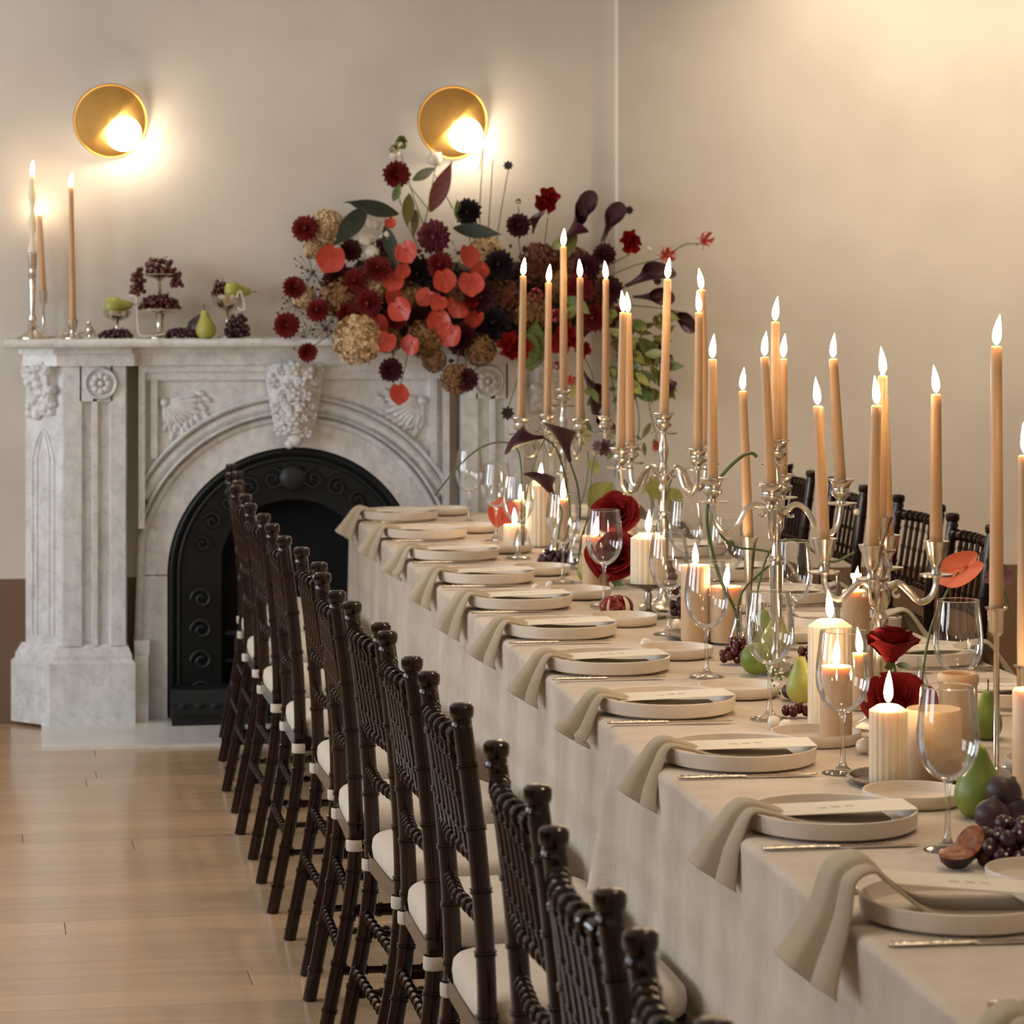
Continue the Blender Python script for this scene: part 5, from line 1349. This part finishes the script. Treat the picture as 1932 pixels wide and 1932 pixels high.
fig(S(376, 10.53) + Vector((0, 0, .0)), 'large black plum behind the upright pear on the mantel', (0, 0, 1), 1.55)
pb2 = S(429, 10.55); compote(pb2, .152, .056, 'taller silver compote bowl with pear and grapes on the mantel', False, bowl=True, grp='mantel compotes', name='compote_bowl', cat='bowl')
pear(pb2 + Vector((-.012, -.012, .165)), 'yellow green pear lying in the taller mantel compote', 'y', (.85, .0, -.02), .95)
grapes(pb2 + Vector((-.026, .0, .142)), 26, .0088, .026, .03, .050, 'red grapes in the taller mantel compote', 'grape', False, 16)
grapes(S(447, 10.50), 54, .0088, .045, .028, .070, 'dark grapes hanging to the mantel below the taller compote', 'grape_dark', False, 17)

# ================================================================== TABLE FLOWERS
vz = MB().lathe([(0, .001), (.024, .001), (.0265, .006), (.025, .020), (.0165, .050), (.0085, .072), (.0070, .085), (.0070, .105), (.0085, .108)], 26, cap=False).mesh('bud_vase', M['stem_glass'], angle=180)
wtr = MB().lathe([(0, .002), (.0235, .002), (.0255, .007), (.024, .020), (.0195, .038), (0, .038)], 22, cap=False).mesh('water', M['glass'], angle=60)
def vase(p, label, sc=1.0):
    o = thing('bud_vase', label, 'vase', (p[0], p[1], TT), 0, 'clear glass bud vases'); o.scale = (sc,)*3
    inst('glass_body', vz, o); return o
def stemflower(name, label, cat, base, pts, Y, heads, r_=.0024, leaves=()):
    """a cut stem with its bloom, standing in a vase"""
    o = thing(name, label, cat, base, 0, None); og = Vector(base)
    stemline(pts, Y, r_, o, og)
    for h in heads: flower(*h, parent=o, org=og)
    for l in leaves: leaf(*l, parent=o, org=og)
    return o
v1 = T(1392, 1240); vase(v1, 'clear glass bud vase beside the small red grapes', 1.05)
v2 = T(1424, 1222); vase(v2, 'clear glass bud vase behind the eighth wine glass', 1.0)
Yv = v1.y
stemflower('curled_scape', 'thick curling green scape rising over the third candelabra', 'stem', v1, [(1392, 1210), (1390, 1160), (1362, 1100), (1345, 1045), (1334, 985), (1340, 930), (1368, 890), (1398, 862), (1418, 855), (1428, 862)], Yv, (), .0040)
o = stemflower('allium_stem', 'slender wavy stem ending in a small white allium bloom', 'stem', v1 + Vector((.004, 0, 0)), [(1394, 1210), (1393, 1165), (1400, 1118), (1436, 1080), (1462, 1058), (1452, 1042), (1420, 1036), (1390, 1032), (1362, 1012), (1351, 985), (1348, 960)], Yv, (('wf', 1348, 950, 14, Yv),), .0026)
stemflower('wavy_stem', 'dark green wavy stem leaning toward the bell-cupped candelabra', 'stem', v2, [(1424, 1200), (1424, 1160), (1432, 1100), (1450, 1045), (1475, 1022), (1510, 1020), (1540, 1045), (1572, 1060), (1612, 1042)], v2.y, (('wf', 1616, 966, 7, v2.y),), .0028)
v3 = T(1690, 1402); vase(v3, 'clear glass bud vase holding the upright crimson rose', 1.15)
Yr = v3.y
stemflower('rose', 'upright crimson rose in a bud vase by the bell-cupped candelabra', 'rose', v3, [(1690, 1392), (1690, 1330), (1689, 1275), (1684, 1240)], Yr, (('rc', 1681, 1220, 54, Yr, .15, 7.0, 0.3),), .003, (('lg', 1690, 1254, 1725, 1258, Yr, Yr - .02, 1.0), ('lg', 1688, 1254, 1660, 1262, Yr, Yr - .02, 1.0)))
Yq = T(1690, 1424).y
o = thing('rose', 'large open crimson rose lying low before the bud vase', 'rose', T(1690, 1424), 0, None); og = Vector(o.location)
flower('ro', 1690, 1336, 62, Yq, .25, .85, 1.0, parent=o, org=og); stemline([(1690, 1360), (1692, 1424)], Yq, .003, o, og)
v4 = T(1738, 1345); vase(v4, 'clear glass bud vase holding the salmon anthurium', 1.0)
o = stemflower('anthurium_stem', 'salmon pink anthurium on a long stem above the wine glass', 'anthurium', v4, [(1738, 1330), (1742, 1260), (1758, 1180), (1785, 1120), (1808, 1080)], v4.y, (), .0026)
f_ = inst('anthurium', FM['as'][0], o, V(1812, 1074, v4.y) - Vector(v4), None, 44*depth(V(1812, 1074, v4.y))/F)
f_.rotation_euler = (Vector((-.25, -1, .35)).to_track_quat('Z', 'Y') @ Quaternion((0, 0, 1), R(-62))).to_euler(); f_['label'] = 'salmon anthurium'; f_.scale = (f_.scale[0]*.75, f_.scale[1]*1.15, f_.scale[2])
v5 = T(1960, 1420); vase(v5, 'clear glass bud vase holding the dark cosmos', 1.0)
stemflower('cosmos_stem', 'dark red cosmos on a thin pale stem before the tall taper', 'cosmos', v5, [(1960, 1405), (1950, 1300), (1925, 1200), (1905, 1150), (1890, 1105)], v5.y, (('cw', 1884, 1092, 30, v5.y, -.4, .9),), .0016)
# blooms near the compote and at the far end
o = thing('rose', 'dark crimson rose drooping over the green leaf by the fifth wine glass', 'rose', T(1165, 1075), 0, None); og = Vector(o.location); Yb = og.y
stemline([(1165, 1072), (1168, 1010), (1165, 985)], Yb, .0028, o, og); flower('ro', 1163, 972, 40, Yb, -.3, .5, .4, parent=o, org=og)
leaf('lg', 1165, 1030, 1185, 995, Yb, Yb - .03, 1.3, parent=o, org=og); leaf('ll', 1160, 1040, 1130, 1010, Yb, Yb - .03, 1.3, parent=o, org=og)
o = thing('rose', 'big dark crimson rose resting behind the silver compote', 'rose', T(1160, 1108), 0, None); og = Vector(o.location); Yb = og.y
flower('ro', 1160, 1052, 46, Yb, -.1, .4, 1.1, parent=o, org=og); stemline([(1160, 1070), (1160, 1107)], Yb, .003, o, og); leaf('lg', 1150, 1090, 1185, 1108, Yb, Yb - .03, 1.3, parent=o, org=og)
v6 = T(1088, 1072); vase(v6, 'clear glass bud vase near the calla lilies', 1.15); Yc = v6.y
o = stemflower('anthurium_stem', 'lime green round anthurium leaf on a stem by the fifth wine glass', 'anthurium', v6, [(1090, 1065), (1098, 1010), (1115, 970), (1130, 945)], Yc, (('ag', 1136, 940, 33, Yc, -.1, .1, 2.6),), .0024)
v7 = T(1050, 1062); vase(v7, 'clear glass bud vase holding the arching calla lilies', 1.2); Yd = v7.y
def calla(base, pts, Y, tip, L_, label):
    o = thing('calla_stem', label, 'calla lily', base, 0, None); og = Vector(base); stemline(pts, Y, .0030, o, og)
    a, c = V(*pts[-1], Y), V(*tip, Y - .02); q = inst('calla_lily', FM['ca'][0], o, a - og, None, 1.0); s = L_*depth(a)/F
    q.scale = (s*.95, s*.95, s); q.rotation_euler = ((c-a).to_track_quat('Z', 'Y') @ Quaternion((0, 0, 1), rf.uniform(-.6, .6))).to_euler(); q['label'] = 'aubergine calla lily'
calla(v7, [(1052, 1055), (1075, 980), (1066, 900), (1048, 845), (1025, 825)], Yd, (985, 828), 60, 'aubergine calla lily on an arching stem bending toward the open floor')
calla(v7 + Vector((.006, 0, 0)), [(1056, 1055), (1092, 985), (1090, 920), (1075, 870)], Yd + .02, (1055, 800), 66, 'aubergine calla lily standing upright among the first candelabra arms')
calla(v7 + Vector((-.006, 0, 0)), [(1048, 1055), (1055, 1000), (1060, 965), (1048, 942)], Yd - .03, (1015, 890), 56, 'aubergine calla lily leaning before the tall pillar at the far end')
v8 = T(985, 1040); vase(v8, 'clear glass bud vase near the squat candle at the far end', 1.1); Ye = v8.y
stemflower('arching_scape', 'long green scape arching far out over the plates nearest the fireplace', 'stem', v8, [(985, 1030), (984, 960), (984, 890), (975, 846), (945, 834), (905, 846), (865, 880), (820, 935)], Ye, (), .0028)
stemflower('curled_scape', 'green scape curling upright at the far end of the table', 'stem', v8 + Vector((.005, 0, 0)), [(988, 1030), (990, 960), (1000, 900), (1012, 860), (1005, 838)], Ye, (), .0024)
stemflower('cosmos_stem', 'dark cosmos on a wiry stem beside the second candelabra', 'cosmos', v6 + Vector((.004, 0, 0)), [(1090, 1065), (1110, 960), (1115, 900), (1122, 862), (1140, 850)], Yc, (('cw', 1143, 845, 18, Yc, -.6, .2), ('cw', 1128, 842, 12, Yc, -.9, .1)), .0014)
v9 = T(1255, 1110); vase(v9, 'clear glass bud vase holding green anthurium leaves', 1.1); Yg = v9.y
stemflower('leaf_stem', 'broad fresh green leaves on a stem behind the second candelabra', 'leaves', v9, [(1255, 1100), (1238, 1010), (1255, 940), (1268, 900)], Yg, (('ag', 1238, 918, 24, Yg, .1, 0, 1.0), ('ag', 1266, 945, 26, Yg, .2, 0, 3.6)), .0024)
o = thing('rose', 'scarlet bloom lying on the cloth at the fireplace end of the table', 'rose', T(950, 1012), 0, None); og = Vector(o.location)
flower('an', 948, 970, 28, og.y, .1, .1, 3.14, parent=o, org=og); stemline([(948, 985), (950, 1012)], og.y, .0025, o, og)
o = thing('sprig', 'green sprig with tiny white berries lying under the leaning pear', 'sprig', T(1480, 1312), 0, None); og = Vector(o.location)
rr = random.Random(31)
for k in range(16):
    x, y_ = 1450 + 45*rr.random(), 1268 + 40*rr.random(); leaf('lg', x, y_, x + rr.uniform(-16, 16), y_ + rr.uniform(-16, 8), og.y + rr.uniform(-.02, .02), None, 2.0, parent=o, org=og)
b = MB()
for k in range(16): b.sphere(V(1450 + 70*rr.random(), 1262 + 50*rr.random(), og.y - .03) - og, .0026, 6, 4)
b.build('white_berries', M['white_petal'], o)
